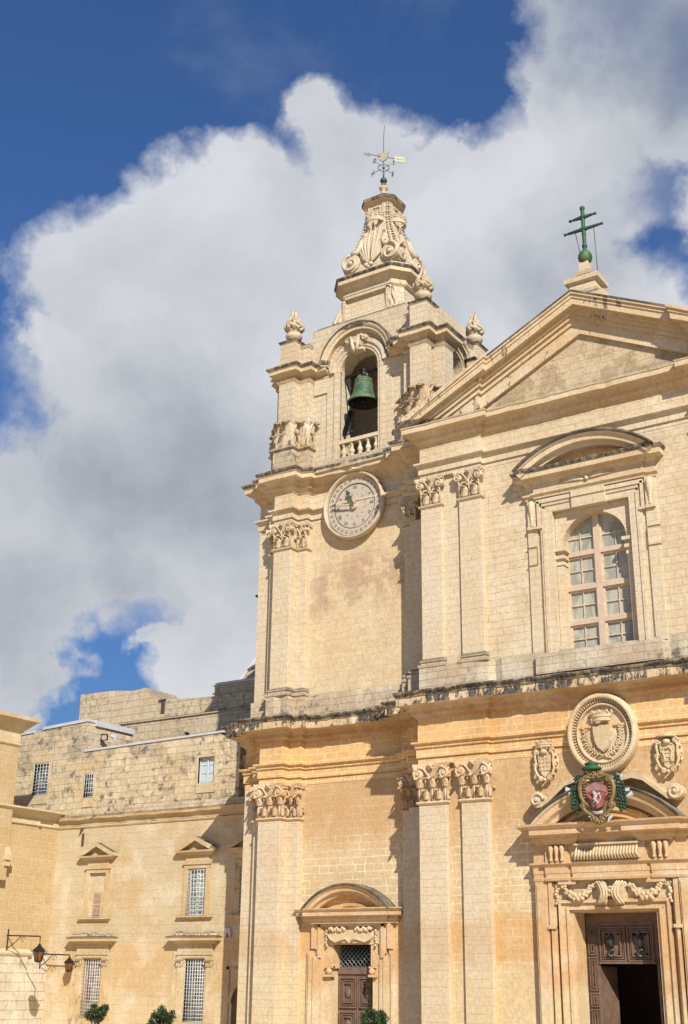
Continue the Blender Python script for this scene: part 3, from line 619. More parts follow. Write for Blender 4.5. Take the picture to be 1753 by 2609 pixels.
for z, hw in ((29.5, .80), (30.03, .56)):
    mb = MB(); rot = Matrix.Translation((0, .85, z)) @ Matrix.Rotation(PI / 2, 4, 'Y')
    mb.lathe((0, 0, 0), [(0, -hw), (.05, -hw + .01), (.06, -hw + .08), (.035, -hw + .12), (.055, -hw + .2), (.07, -.15), (.10, -.05), (.10, .05), (.07, .15), (.055, hw - .2), (.035, hw - .12), (.06, hw - .08), (.05, hw - .01), (0, hw)], 10, mat=rot)
    mb.build('crossbar', 'cross_green', cr)
for xa, xb, zb in ((-.33, -.16, 28.3), (.42, .46, 27.3)):
    mb = MB(); mb.tube([(xa, .85, 29.47), (xb, .85, zb)], .016, 5); mb.build('stay_rod', 'vane_metal', cr)

# ---------------------------------------------------------------- nave window
wt = MB()
for s in (-1, 1):
    x = lambda v: AX + s * v
    def bx(mb, a, b_, y0, y1, z0, z1):
        xa, xb = sorted((x(a), x(b_))); mb.box(xa, xb, y0, y1, z0, z1)
    bx(wt, 1.41, 1.66, .10, .3, 12.95, 18.05); bx(wt, 1.66, 1.78, .06, .3, 12.95, 18.20); bx(wt, 1.78, 1.86, .09, .3, 12.95, 18.3)
    bx(wt, 1.86, 1.95, .02, .3, 17.55, 18.50); bx(wt, 1.78, 1.97, .0, .3, 17.48, 17.56)
    bx(wt, 1.98, 2.36, .12, .3, 12.95, 18.62)          # flanking strip
    wt.sweep([(x(2.36), .25), (x(2.36), .12), (x(2.0), .12)][::s] , [(-.05, 16.2), (.03, 16.2), (.03, 16.27), (0, 16.29), (0, 16.4), (.06, 16.46), (.06, 16.55), (.02, 16.57), (.02, 16.7), (.10, 16.78), (.10, 16.84), (-.05, 16.86)])
    bx(wt, 2.0, 2.34, .02, .2, 17.5, 17.6); bx(wt, 2.02, 2.32, .06, .2, 17.6, 18.62)
    wt.lathe((x(2.17), .08, 17.6), [(.0, 0), (.07, .02), (.05, .1), (.09, .45), (.13, .7), (.12, .85), (.08, .95), (0, 1.0)], 10)
wt.box(AX - 1.66, AX + 1.66, .101, .3, 18.05, 18.3); wt.box(AX - 1.78, AX + 1.78, .061, .3, 18.3, 18.42); wt.box(AX - 1.97, AX + 1.97, .02, .3, 18.42, 18.56)
wt.box(AX - .62, AX + .62, .0, .3, 18.02, 18.40); wt.box(AX - .62, AX + .62, -.04, .3, 18.40, 18.62)
win = part(wt, 'window', 'stone_pale', label='tall arched window of the nave in a stone frame')
mb = MB(); arch_wall(mb, AX - 1.41, AX + 1.41, 13.0, 18.05, .32, .75, AX, 1.17, 13.0, 16.72, 1.12, 24); mb.build('arch_surround', 'stone_pale', win)
for s in (-1, 1):
    mb = MB()
    for zz, o in ((16.1, .04), (16.32, .08), (16.58, .14)):
        xa, xb = sorted((AX + s * 1.41, AX + s * (1.17 - o))); mb.box(xa, xb, .32 - o, .7, zz, zz + .12)
    mb.build('impost', 'stone_pale', win)
mb = MB()
hoodp = [(AX - 2.76, .3), (AX - 2.76, .02), (AX - 2.40, .02), (AX - 2.40, -.10), (AX + 2.40, -.10), (AX + 2.40, .02), (AX + 2.76, .02), (AX + 2.76, .3)]
hp = [(AX - 2.38, .3), (AX - 2.38, .1), (AX - 2.02, .1), (AX - 2.02, .0), (AX + 2.02, .0), (AX + 2.02, .1), (AX + 2.38, .1), (AX + 2.38, .3)]
mb.sweep(hp, [(-.3, 18.6), (.0, 18.6), (.02, 18.66), (.10, 18.74), (.10, 18.80), (.0, 18.82), (0, 19.14), (.04, 19.18), (.10, 19.26), (.30, 19.30), (.34, 19.30), (.34, 19.47), (.38, 19.50), (.42, 19.58), (.42, 19.62), (-.3, 19.66)])
Rh = (2.55 ** 2 + .98 ** 2) / (2 * .98); cz = 19.56 + .98 - Rh; ah = math.asin(2.55 / Rh)
mb.arcsweep(AX, cz, .2, [(Rh - .46, 0), (Rh - .46, .42), (Rh - .36, .44), (Rh - .3, .62), (Rh - .12, .64), (Rh - .10, .70), (Rh, .76), (Rh + .03, .76), (Rh + .03, 0)], PI / 2 + ah, PI / 2 - ah, 28)
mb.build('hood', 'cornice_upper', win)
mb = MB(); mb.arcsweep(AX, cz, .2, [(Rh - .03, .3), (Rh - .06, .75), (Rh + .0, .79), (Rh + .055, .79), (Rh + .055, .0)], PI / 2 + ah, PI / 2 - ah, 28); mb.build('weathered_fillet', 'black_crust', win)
mb = MB(); mb.prism([(AX - 2.3, 19.6)] + [(AX + 2.3, 19.6)] + arc_pts(AX, cz, Rh - .4, PI / 2 - ah * .9, PI / 2 + ah * .9, 16), .12, .3)
mb.build('hood_panel', 'stone_orange', win)
mb = MB()                                            # crossed palm relief on the frieze
for s in (-1, 1):
    for k in range(4):
        mb.tube([(AX + s * (.1 + .9 * t), -.03, 18.96 + (.05 + .05 * k) * math.sin(t * 2.6) + .03 * k * t) for t in [i / 6 for i in range(7)]], [.03, .045, .05, .05, .04, .03, .01], 6)
mb.ball((AX, -.03, 18.98), .09, 8, 6); mb.build('palm_relief', 'stone_medallion', win)
gl = MB(); gl.box(AX - 1.2, AX + 1.2, .74, .77, 13.0, 17.86); gl.build('glass_pane', 'blind_glass', win)
mb = MB()
mb.box(AX - .13, AX + .09, .60, .73, 13.0, 17.85)
for zz in (13.98, 15.2, 16.43): mb.box(AX - 1.17, AX - .13, .61, .73, zz, zz + .17); mb.box(AX + .09, AX + 1.17, .61, .73, zz, zz + .17)
mb.build('mullion', 'wood_sash', win)
mb = MB()
for sx0, sx1 in ((AX - 1.17, AX - .13), (AX + .09, AX + 1.17)):
    for z0, z1 in ((13.0, 13.98), (14.15, 15.2), (15.37, 16.43)):
        mb.box(sx0, sx0 + .07, .67, .735, z0, z1); mb.box(sx1 - .07, sx1, .67, .735, z0, z1); mb.box(sx0 + .07, sx1 - .07, .672, .735, z1 - .07, z1); mb.box(sx0 + .07, sx1 - .07, .672, .735, z0, z0 + .05)
        c = (sx0 + sx1) / 2; mb.box(c - .018, c + .018, .69, .735, z0 + .05, z1 - .07); mb.box(sx0 + .07, sx1 - .07, .692, .735, (z0 + z1) / 2 - .018, (z0 + z1) / 2 + .018)
    c = (sx0 + sx1) / 2; mb.box(c - .018, c + .018, .69, .735, 16.6, 17.3); mb.box(sx0 + .05, sx1 - .05, .692, .735, 17.08, 17.12); mb.box(sx0, sx0 + .06, .67, .735, 16.6, 17.5); mb.box(sx1 - .06, sx1, .67, .735, 16.6, 17.4)
mb.build('glazing_bars', 'sash_light', win)
mb = MB(); mb.box(AX - 2.2, AX + 2.2, -.06, .8, 12.28, 12.96); part(mb, 'window_sill', 'stone_weathered')

# ---------------------------------------------------------------- main portal
pt = MB(); outer = MB(); dk = MB()
for s in (-1, 1):
    def bx(mb, a, b_, y0, y1, z0, z1):
        xa, xb = sorted((AX + s * a, AX + s * b_)); mb.box(xa, xb, y0, y1, z0, z1)
    bx(pt, 1.34, 1.46, .08, .9, 0, 4.63); bx(pt, 1.46, 1.55, -.02, .3, 0, 4.75); bx(pt, 1.55, 1.72, .03, .3, 0, 4.88); bx(pt, 1.72, 1.80, -.05, .3, 0, 4.98)
    bx(pt, 1.90, 1.98, .02, .3, 0, 5.52); bx(pt, 1.98, 2.06, -.07, .3, 0, 4.14); bx(pt, 1.98, 2.10, -.10, .3, 4.24, 5.58); bx(pt, 1.90, 2.14, -.13, .3, 4.14, 4.24)
    bx(outer, 2.14, 2.56, -.06, .3, 0, 5.58); bx(outer, 2.20, 2.50, -.10, .3, 0, 5.50)
    for q in range(3):                                  # triple consoles
        cx_ = AX + s * (1.48 + .19 * q + .03); mb_ = outer
        mb_.lathe((cx_, -.24, 6.16), [(0, .0), (.05, .0), (.045, .06), (.05, .2), (.085, .36), (.075, .46), (.04, .5), (0, .5)], 10)
        mb_.box(cx_ - .075, cx_ + .075, -.16, .2, 6.15, 6.66)
        mb_.ball((cx_, -.30, 6.19), .045, 8, 5)
pt.box(AX - 1.46, AX + 1.46, .079, .9, 4.63, 4.70); pt.box(AX - 1.55, AX + 1.55, -.021, .3, 4.70, 4.78); pt.box(AX - 1.72, AX + 1.72, .029, .3, 4.78, 4.90); pt.box(AX - 1.80, AX + 1.80, -.051, .3, 4.90, 5.0)
pt.box(AX - 2.10, AX + 2.10, -.099, .3, 5.56, 5.66); pt.box(AX - 1.75, AX - 1.15, -.12, .3, 5.46, 5.57); pt.box(AX + 1.15, AX + 1.75, -.12, .3, 5.46, 5.57)
portal = part(pt, 'main_portal', 'stone_portal', label='tall portal of the main door')
pth = [(AX - 2.56, .3), (AX - 2.56, -.06), (AX - 2.12, -.06), (AX - 2.12, -.14), (AX - 1.38, -.14), (AX - 1.38, -.08), (AX - 1.2, -.08), (AX - 1.2, -.16), (AX, -.16)]
pth = pth + mir(pth)[1:]
outer.sweep(pth, [(-.3, 5.58), (.02, 5.58), (.04, 5.66), (.0, 5.68), (.0, 5.78), (.03, 5.80), (.03, 5.98), (.07, 6.03), (.12, 6.08), (.12, 6.13), (.0, 6.15), (0, 6.70), (-.3, 6.70)])
outer.build('portal_frame', 'stone_portal', portal)
mb = MB()                                            # fluted cushion between the consoles
for i in range(21):
    t = (i / 20 - .5) * 2; cx_ = AX + t * .98; ln = 1.0
    mb.tube([(cx_, -.20, 6.64), (cx_, -.24, 6.56), (cx_ + .0, -.36, 6.42), (cx_, -.40, 6.32), (cx_ + t * .06, -.34, 6.20), (cx_ + t * .08, -.26, 6.17)], [.03, .035, .045, .048, .045, .03], 6)
mb.box(AX - 1.0, AX + 1.0, -.26, .1, 6.17, 6.62); mb.box(AX - 1.05, AX + 1.05, -.34, .1, 6.61, 6.67)
mb.build('fluted_cushion', 'stone_medallion', portal)
mb = MB()
ch = [(AX - 2.42, .3), (AX - 2.42, -.02), (AX - 2.05, -.02), (AX - 2.05, -.22), (AX - 1.05, -.22), (AX - 1.05, -.12), (AX, -.12)]
ch = ch + mir(ch)[1:]
mb.sweep(ch, [(-.3, 6.66), (.04, 6.68), (.08, 6.76), (.16, 6.82), (.18, 6.92), (.34, 6.96), (.40, 6.96), (.40, 7.12), (.44, 7.15), (.52, 7.22), (.54, 7.28), (-.3, 7.32)])
hw = 2.52; ri = 1.12; R_ = (hw * hw + ri * ri) / (2 * ri); cz = 7.26 + ri - R_; ah = math.asin(hw / R_)
prof = [(R_ - .50, -.1), (R_ - .50, .42), (R_ - .38, .46), (R_ - .30, .60), (R_ - .14, .64), (R_ - .10, .70), (R_, .76), (R_ + .03, .76), (R_ + .03, -.1)]
mb.arcsweep(AX, cz, .15, prof, PI / 2 + ah, PI / 2 + ah * .30, 14); mb.arcsweep(AX, cz, .15, prof, PI / 2 - ah * .30, PI / 2 - ah, 14)
prof2 = [(r, d - .18) for r, d in prof]
mb.arcsweep(AX, cz, .15, prof2, PI / 2 + ah * .30, PI / 2 - ah * .30, 10)
mb.build('curved_pediment', 'stone_portal', portal)
for a0_, a1_, dd_ in ((ah, ah * .3, 0), (-ah * .3, -ah, 0), (ah * .3, -ah * .3, .18)):
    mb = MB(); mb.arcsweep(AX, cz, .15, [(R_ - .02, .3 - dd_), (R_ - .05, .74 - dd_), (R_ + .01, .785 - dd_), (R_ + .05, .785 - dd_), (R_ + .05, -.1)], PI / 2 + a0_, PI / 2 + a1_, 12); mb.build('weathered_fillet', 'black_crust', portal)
mb = MB(); mb.prism([(AX - 2.2, 7.28), (AX + 2.2, 7.28)] + arc_pts(AX, cz, R_ - .45, PI / 2 - ah * .86, PI / 2 + ah * .86, 14), .05, .3)
mb.arcsweep(AX, cz, .06, [(R_ - .9, 0), (R_ - .9, .12), (R_ - .78, .12), (R_ - .72, .2), (R_ - .6, .2), (R_ - .6, 0)], PI / 2 + ah * .62, PI / 2 - ah * .62, 16)
mb.build('pediment_panel', 'stone_orange', portal)
for s in (-1, 1):                                    # scrolls riding on the pediment
    mb = MB()
    pts = [(AX + s * x_, z_) for x_, z_ in ((.35, 8.42), (.6, 8.66), (.95, 8.72), (1.3, 8.62), (1.7, 8.30), (2.05, 8.02), (2.3, 7.98))]
    for i in range(len(pts) - 1):
        (xa, za), (xb, zb) = pts[i], pts[i + 1]; q = [(xa, za - .13), (xb, zb - .13), (xb, zb + .02), (xa, za + .02)]
        mb.prism(q if s > 0 else q[::-1], -.25, .2)
    mb.spiral(AX + s * 2.30, -.24, 8.10, .24, 1.4, .06, -s, 0, thick=.4)
    mb.build('scroll', 'stone_medallion', portal)
mb = MB()                                            # garlands and central double scroll over the door
mb.box(AX - 1.9, AX + 1.9, .06, .3, 5.0, 5.56)
for s in (-1, 1):
    mb.spiral(AX + s * 1.78, -.02, 5.42, .11, 1.3, .035, s, 0, thick=.08)
    N = 15
    for i in range(N):
        t = i / (N - 1); xx = AX + s * (1.62 - 1.02 * t); zz = 5.42 - .36 * math.sin(PI * t) * (1.0 if t < .5 else 1.0) + .03 * math.sin(i * 2.1)
        r = .055 + .045 * math.sin(PI * t)
        for q in range(3):
            a = q * 2.1 + i; mb.ball((xx + r * .7 * math.cos(a), -.05 - r * .5 * abs(math.sin(a * 1.3)), zz + r * .7 * math.sin(a)), r * .85, 7, 5)
    for i in range(5): mb.ball((AX + s * (1.84 + .03 * math.sin(i * 2)), -.02, 5.26 - i * .09), .075 - .006 * i, 7, 5)
    mb.spiral(AX + s * .42, -.10, 5.42, .10, 1.3, .03, s, PI, thick=.1); mb.spiral(AX + s * .38, -.06, 5.12, .09, 1.2, .028, -s, 0, thick=.1)
    for of_ in (-.085, 0, .085):
        mb.tube([(AX + s * (.34 + of_ - .17 * math.sin(t * PI)), -.20 - .07 * math.sin(t * PI) + abs(of_) * .3, 5.52 - .68 * t) for t in [i / 10 for i in range(11)]], [.03, .04, .046, .05, .05, .05, .05, .05, .046, .04, .03], 6)
    mb.prism([(AX + s * .16, 4.9), (AX + s * .44, 4.9), (AX + s * .44, 5.5), (AX + s * .16, 5.5)][::s], -.14, .1)
    mb.tube([(AX + s * (.12 + .06 * t), -.14, 5.1 - .28 * t) for t in (0, .5, 1)], .035, 6)
mb.lathe((AX, -.16, 5.22), [(.0, .1), (.06, .1), (.07, .06), (.10, .06), (.12, .1), (.15, .08), (.16, 0)], 16, 'y')
mb.ball((AX, -.26, 5.22), .04)
mb.build('garland', 'stone_medallion', portal)
# door leaves
mb = MB()
yd = .95
xl, xr = AX - 1.34, AX + 1.34
mb.box(xl, xl + .42, yd, yd + .1, 0, 4.63); mb.box(xr - .42, xr, yd, yd + .1, 0, 4.63); mb.box(xl + .42, xr - .42, yd, yd + .1, 3.15, 4.63)
dr = mb.build('main_door', 'wood_door', cath, label='tall panelled wooden doors standing partly open')
def panel(mb, x0, x1, z0, z1, y, step=.05, deep=.035):
    deep *= 1.3
    for i in range(3):
        a = step * i; mb.box(x0 + a, x1 - a, y - deep * (1 if i % 2 == 0 else .45) - .004 * i, y + .02, z0 + a, z0 + a + step * .55); mb.box(x0 + a, x1 - a, y - deep * (1 if i % 2 == 0 else .45) - .004 * i, y + .02, z1 - a - step * .55, z1 - a)
        mb.box(x0 + a, x0 + a + step * .55, y - deep * (1 if i % 2 == 0 else .45) - .002 - .004 * i, y + .02, z0 + a + step * .55, z1 - a - step * .55); mb.box(x1 - a - step * .55, x1 - a, y - deep * (1 if i % 2 == 0 else .45) - .002 - .004 * i, y + .02, z0 + a + step * .55, z1 - a - step * .55)
mb = MB(); st = MB()
for x0, x1 in ((xl + .46, AX - .03), (AX + .03, xr - .46)):
    panel(mb, x0, x1, 3.2, 4.22, yd, .07, .06); 
    for cx_, cz_ in ((x0 + .24, 4.0), (x1 - .24, 4.0), (x0 + .24, 3.42), (x1 - .24, 3.42)): st.ball((cx_, yd - .02, cz_), .035, 7, 5)
mb.box(xl + .42, xr - .42, yd - .06, yd, 3.13, 3.19); mb.box(xl + .42, xr - .42, yd - .03, yd, 4.26, 4.34)
z = 4.20
for hgt in (.34, .40, .98, .40, .98, .4): 
    panel(mb, xl + .07, xl + .36, z - hgt, z, yd, .045, .04); panel(mb, xr - .36, xr - .07, z - hgt, z, yd, .045, .04)
    for xx in (xl + .215, xr - .215):
        for zz in ([z - hgt / 2] if hgt < .5 else [z - .2, z - hgt / 2, z - hgt + .2]): st.ball((xx, yd - .03, zz), .035, 7, 5)
    z -= hgt + .07
mb.build('door_panelling', 'wood_door', dr); st.build('door_stud', 'dark_iron', dr)
for cx_, k in ((AX - .50, 0), (AX + .45, 1)):        # bronze figures on the two upper panels
    mb = MB()
    mb.tube([(cx_ + .02, yd - .05, 3.60), (cx_ - .02, yd - .09, 3.75), (cx_ + .03, yd - .08, 3.92), (cx_ + .01, yd - .06, 4.0)], [.07, .085, .07, .03], 8)
    mb.ball((cx_ + .01, yd - .08, 4.03), .045, 8, 6)
    if k: mb.tube([(cx_ - .22, yd - .06, 3.98), (cx_ - .08, yd - .09, 3.90), (cx_ + .05, yd - .09, 3.92), (cx_ + .16, yd - .06, 4.02)], [.015, .03, .03, .015], 6)
    else: mb.tube([(cx_ - .12, yd - .06, 3.62), (cx_ - .10, yd - .09, 3.80), (cx_, yd - .1, 3.95)], [.03, .05, .03], 6)
    mb.tube([(cx_ + .12, yd - .08, 3.54), (cx_ - .02, yd - .10, 3.52), (cx_ - .10, yd - .10, 3.44), (cx_ - .04, yd - .11, 3.35), (cx_ + .10, yd - .10, 3.34)], [.03, .05, .055, .05, .025], 7)
    mb.build('bronze_figure', 'lead_glass', dr)
mb = MB()                                            # leaf folded inwards behind the opening
A_ = Matrix.Translation((xl + .42, yd + .1, 0)) @ Matrix.Rotation(math.radians(80), 4, 'Z')
mb.box(0, .9, 0, .07, 0, 3.05, mat=A_); mb.build('open_leaf', 'wood_door', dr)
mb = MB(); mb.add([(AX - 2.3, 1.0, 0), (AX + 2.3, 1.0, 0), (AX + 2.3, 6, 0), (AX - 2.3, 6, 0), (AX - 2.3, 1.0, 5), (AX + 2.3, 1.0, 5), (AX + 2.3, 6, 5), (AX - 2.3, 6, 5)], [(0, 1, 2, 3), (7, 6, 5, 4), (1, 5, 6, 2), (2, 6, 7, 3), (3, 7, 4, 0)])
part(mb, 'vestibule', 'wood_dark')

# ---------------------------------------------------------------- side portal in the tower
SX = -10.92
sp = MB()
for s in (-1, 1):
    def bx(mb, a, b_, y0, y1, z0, z1):
        xa, xb = sorted((SX + s * a, SX + s * b_)); mb.box(xa, xb, y0, y1, z0, z1)
    bx(sp, .90, 1.22, 1.86, 2.6, 0, 3.40); bx(sp, .80, 1.08, 1.89, 2.6, 2.95, 3.78)
    bx(sp, 1.22, 1.30, 1.80, 2.0, 3.25, 4.38); bx(sp, 1.30, 1.42, 1.74, 2.0, 3.30, 4.45); bx(sp, 1.42, 1.50, 1.80, 2.0, 3.45, 4.52)
    bx(sp, 1.22, 1.40, 1.78, 2.0, 0, 3.25); bx(sp, 1.40, 1.62, 1.74, 2.0, 0, 3.36); bx(sp, 1.62, 1.92, 1.80, 2.0, 0, 3.55); bx(sp, 1.72, 1.80, 1.72, 2.0, 0, 3.50)
    bx(sp, 1.50, 1.76, 1.80, 2.0, 3.6, 4.52); bx(sp, 1.56, 1.70, 1.74, 2.0, 3.62, 4.5)
    bx(sp, .78, 1.12, 1.72, 2.0, 2.66, 2.74); bx(sp, .80, 1.08, 1.74, 2.0, 2.96, 3.02); sp.ball((SX + s * .92, 1.78, 2.85), .12, 10, 7)
sp.box(SX - 1.42, SX + 1.42, 1.74, 2.0, 4.38, 4.48); sp.box(SX - .8, SX + .8, 1.92, 2.6, 3.75, 4.4)
side = part(sp, 'side_portal', 'stone_portal', label='small portal with a curved hood at the foot of the tower')
mb = MB()
ph = [(SX - 1.98, 1.95), (SX - 1.98, 1.74), (SX - 1.62, 1.74), (SX - 1.62, 1.62), (SX + 1.62, 1.62), (SX + 1.62, 1.74), (SX + 1.98, 1.74), (SX + 1.98, 1.95)]
mb.sweep(ph, [(-.2, 4.48), (.0, 4.48), (.02, 4.56), (.08, 4.62), (.08, 4.70), (.20, 4.74), (.24, 4.74), (.24, 4.87), (.28, 4.90), (.33, 4.96), (.33, 5.0), (-.2, 5.03)])
hw = 1.86; ri = .86; R_ = (hw * hw + ri * ri) / (2 * ri); cz = 4.95 + ri - R_; ah = math.asin(hw / R_)
mb.arcsweep(SX, cz, 1.9, [(R_ - .36, 0), (R_ - .36, .32), (R_ - .26, .36), (R_ - .22, .48), (R_ - .10, .50), (R_ - .06, .56), (R_, .60), (R_ + .02, .60), (R_ + .02, 0)], PI / 2 + ah, PI / 2 - ah, 28)
mb.build('curved_hood', 'stone_portal', side)
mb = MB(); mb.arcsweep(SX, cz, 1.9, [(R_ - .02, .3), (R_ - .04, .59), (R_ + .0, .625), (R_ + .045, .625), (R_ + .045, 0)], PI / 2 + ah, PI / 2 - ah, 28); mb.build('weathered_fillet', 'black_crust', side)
mb = MB(); mb.prism([(SX - 1.6, 4.98), (SX + 1.6, 4.98)] + arc_pts(SX, cz, R_ - .3, PI / 2 - ah * .85, PI / 2 + ah * .85, 14), 1.84, 2.0)
mb.arcsweep(SX, cz - .12, 1.85, [(R_ - .62, 0), (R_ - .62, .1), (R_ - .5, .14), (R_ - .5, 0)], PI / 2 + ah * .7, PI / 2 - ah * .7, 16); mb.build('hood_panel', 'stone_orange', side)
mb = MB()                                            # cartouche with leaves above the grille
mb.box(SX - 1.2, SX + 1.2, 1.86, 2.0, 3.76, 4.40)
mb.prism([(SX + .95 * math.cos(a) * (1 if math.sin(a) > 0 else .95), 4.06 + (.20 if math.sin(a) > 0 else .26) * math.sin(a)) for a in [2 * PI * i / 24 for i in range(24)]], 1.76, 1.9)
for s in (-1, 1):
    mb.tube([(SX + s * x_, 1.74, z_) for x_, z_ in ((.06, 3.84), (.18, 3.96), (.38, 3.92), (.62, 3.84), (.86, 3.94), (.98, 4.12))], [.05, .06, .05, .04, .04, .03], 6)
    for i in range(9):
        mb.ball((SX + s * (.25 + .08 * i), 1.74, 4.27 + .05 * math.sin(i * 1.9)), .07 + .01 * math.sin(i * 3), 7, 5)
    for i in range(6): mb.ball((SX + s * (1.06 + .02 * math.sin(i * 2)), 1.80, 4.22 - .1 * i), .05, 6, 4)
mb.build('cartouche', 'stone_medallion', side)
mb = MB(); mb.box(SX - .98, SX + .98, 2.36, 2.44, 0, 2.76); mb.box(SX - .86, SX + .86, 2.30, 2.44, 2.76, 3.0)
sdoor = mb.build('side_door', 'wood_door', cath, label='closed brown double door with carved panels')
mb = MB()
for x0, x1 in ((SX - .80, SX - .08), (SX + .04, SX + .74)):
    for z0, z1 in ((1.62, 2.64), (.6, 1.5), (.1, .5)): panel(mb, x0, x1, z0, z1, 2.36, .08, .06); mb.ball(((x0 + x1) / 2, 2.34, (z0 + z1) / 2), .14, 10, 7, sy=.4, sz=1.3)
mb.box(SX - .05, SX + .01, 2.30, 2.36, 0, 2.7); mb.build('door_panelling', 'wood_door', sdoor)
mb = MB()
for i in range(-9, 10):
    xx = SX + i * .18
    for sg in (1, -1):
        a0, b0 = xx - sg * .35, xx + sg * .35; za, zb = 3.0, 3.72
        lo, hi = SX - .84, SX + .84
        def cl(xa, za_, xb, zb_):
            t0, t1 = 0.0, 1.0; dx = xb - xa
            for lim, sgn in ((lo, 1), (hi, -1)):
                if dx == 0: continue
                t = (lim - xa) / dx
                if (dx > 0) == (sgn > 0): t0 = max(t0, t)
                else: t1 = min(t1, t)
            return (t0, t1)
        t0, t1 = cl(a0, za, b0, zb)
        if t1 > t0 + .05: mb.tube([(a0 + (b0 - a0) * t0, 2.3, za + (zb - za) * t0), (a0 + (b0 - a0) * t1, 2.3, za + (zb - za) * t1)], .014, 4)
mb.build('grille', 'bird_glass', side)
mb = MB(); mb.box(SX - .9, SX + .9, 2.45, 2.5, 2.9, 3.8); mb.build('fanlight_glass', 'void', side)

# ---------------------------------------------------------------- belfry
bel = MB(); BX, BY = -10.78, 3.85
BP = [(-15.0, 5.9), (-15.0, 1.7), (-14.5, 1.7), (-14.5, 1.15), (-13.68, 1.15), (-13.68, 1.55), (-13.15, 1.55), (-13.15, 1.9)]
FPR = [(2 * BX - x, y) for x, y in reversed(BP[1:])] # front right corner going right
FPR = [(-8.41, 1.9), (-8.41, 1.55), (-7.88, 1.55), (-7.88, 1.15), (-7.08, 1.15), (-7.08, 1.72), (-6.6, 1.72), (-6.6, 2.5), (-7.0, 2.5), (-7.0, 2.85), (-7.35, 2.85)]
BPR = [(x, 2 * BY - y) for x, y in reversed(FPR)]
BFULL = BP[1:] + FPR + BPR + [(2 * BX - x, 2 * BY - y) for x, y in BP[1:]][::1]
# solid corner piers
def pier(mb, fx, fy, z0, z1):
    X = lambda x: x if fx > 0 else 2 * BX - x
    Y = lambda y: y if fy > 0 else 2 * BY - y
    for a, b_, c, d in ((-8.41, -7.35, 1.55, 2.85), (-7.88, -7.08, 1.15, 1.56), (-7.36, -6.6, 1.72, 2.5), (-7.36, -7.0, 2.49, 2.85)):
        xs = sorted((X(a), X(b_))); ys = sorted((Y(c), Y(d))); mb.box(xs[0], xs[1], ys[0], ys[1], z0, z1)
for fx in (1, -1):
    for fy in (1, -1): pier(bel, fx, fy, 22.5, 27.5)
arch_wall(bel, -13.3, -8.3, 22.55, 29.35, 1.9, 2.7, BX, .96, 22.95, 27.0, .88, 20)
arch_wall(bel, -13.3, -8.3, 22.55, 29.35, 5.0, 5.8, BX, .96, 22.95, 27.0, .88, 20)
RS = Matrix.Translation((-7.35, BY, 0)) @ Matrix.Rotation(PI / 2, 4, 'Z')        # local x -> +y, local -y -> +x
arch_wall(bel, -1.3, 1.3, 22.55, 29.35, .0, .6, 0, .78, 22.95, 26.9, .78, 16, RS)
RS2 = Matrix.Translation((2 * BX + 7.35, BY, 0)) @ Matrix.Rotation(PI / 2, 4, 'Z'); arch_wall(bel, -1.3, 1.3, 22.55, 29.35, -.6, 0, 0, .78, 22.95, 26.9, .78, 16, RS2)
belfry = part(bel, 'belfry', 'stone_belfry', label='square belfry stage of the bell tower, open through arches', bevel=.012)
mb = MB()
for f in (1.88,):
    # moulded jambs and inner archivolt
    for s in (-1, 1):
        for a, b_, y in ((.96, 1.08, 1.82), (1.08, 1.22, 1.78), (1.22, 1.62, 1.84)):
            xa, xb = sorted((BX + s * a, BX + s * b_)); mb.box(xa, xb, y, 1.95, 22.6, 27.0)
        xa, xb = sorted((BX + s * 1.62, BX + s * 2.3)); mb.box(xa, xb, 1.84, 1.95, 26.2, 27.0); mb.box(xa, xb, 1.84, 1.95, 22.6, 23.2)
    mb.arcsweep(BX, 27.0, 1.95, [(.93, 0), (.93, .13), (1.05, .13), (1.05, .17), (1.2, .17), (1.24, .24), (1.42, .24), (1.42, 0)], PI, 0, 28, rz=.92)
mb.build('arch_moulding', 'stone_belfry', belfry)
mb = MB()
mb.sweep(BP[1:] + [(-12.35, 1.9)], [(-.3, 26.82), (.02, 26.82), (.05, 26.88), (.08, 26.93), (.0, 26.97), (0, 27.06), (.06, 27.08), (.12, 27.14), (.26, 27.2), (.32, 27.2), (.32, 27.36), (.36, 27.38), (.42, 27.47), (.42, 27.52), (-.3, 27.62)], wear=.014)
mb.sweep([(-9.21, 1.9)] + FPR + [(-7.35, 3.0)], [(-.3, 26.82), (.02, 26.82), (.05, 26.88), (.08, 26.93), (.0, 26.97), (0, 27.06), (.06, 27.08), (.12, 27.14), (.26, 27.2), (.32, 27.2), (.32, 27.36), (.36, 27.38), (.42, 27.47), (.42, 27.52), (-.3, 27.62)], wear=.014)
mb.sweep([(-7.35, 4.7)] + BPR, [(-.3, 26.82), (.02, 26.82), (.08, 26.93), (.0, 26.97), (0, 27.06), (.12, 27.14), (.32, 27.2), (.32, 27.36), (.42, 27.47), (.42, 27.52), (-.3, 27.62)], wear=.014)
LB = [(-13.15, 5.8), (-13.15, 6.15), (-13.68, 6.15), (-13.68, 6.55), (-14.5, 6.55), (-14.5, 6.0), (-15.0, 6.0), (-15.0, 1.7)]
mb.sweep(LB, [(-.3, 26.82), (.02, 26.82), (.08, 26.93), (.0, 26.97), (0, 27.06), (.12, 27.14), (.32, 27.2), (.32, 27.36), (.42, 27.47), (.42, 27.52), (-.3, 27.62)], wear=.014)
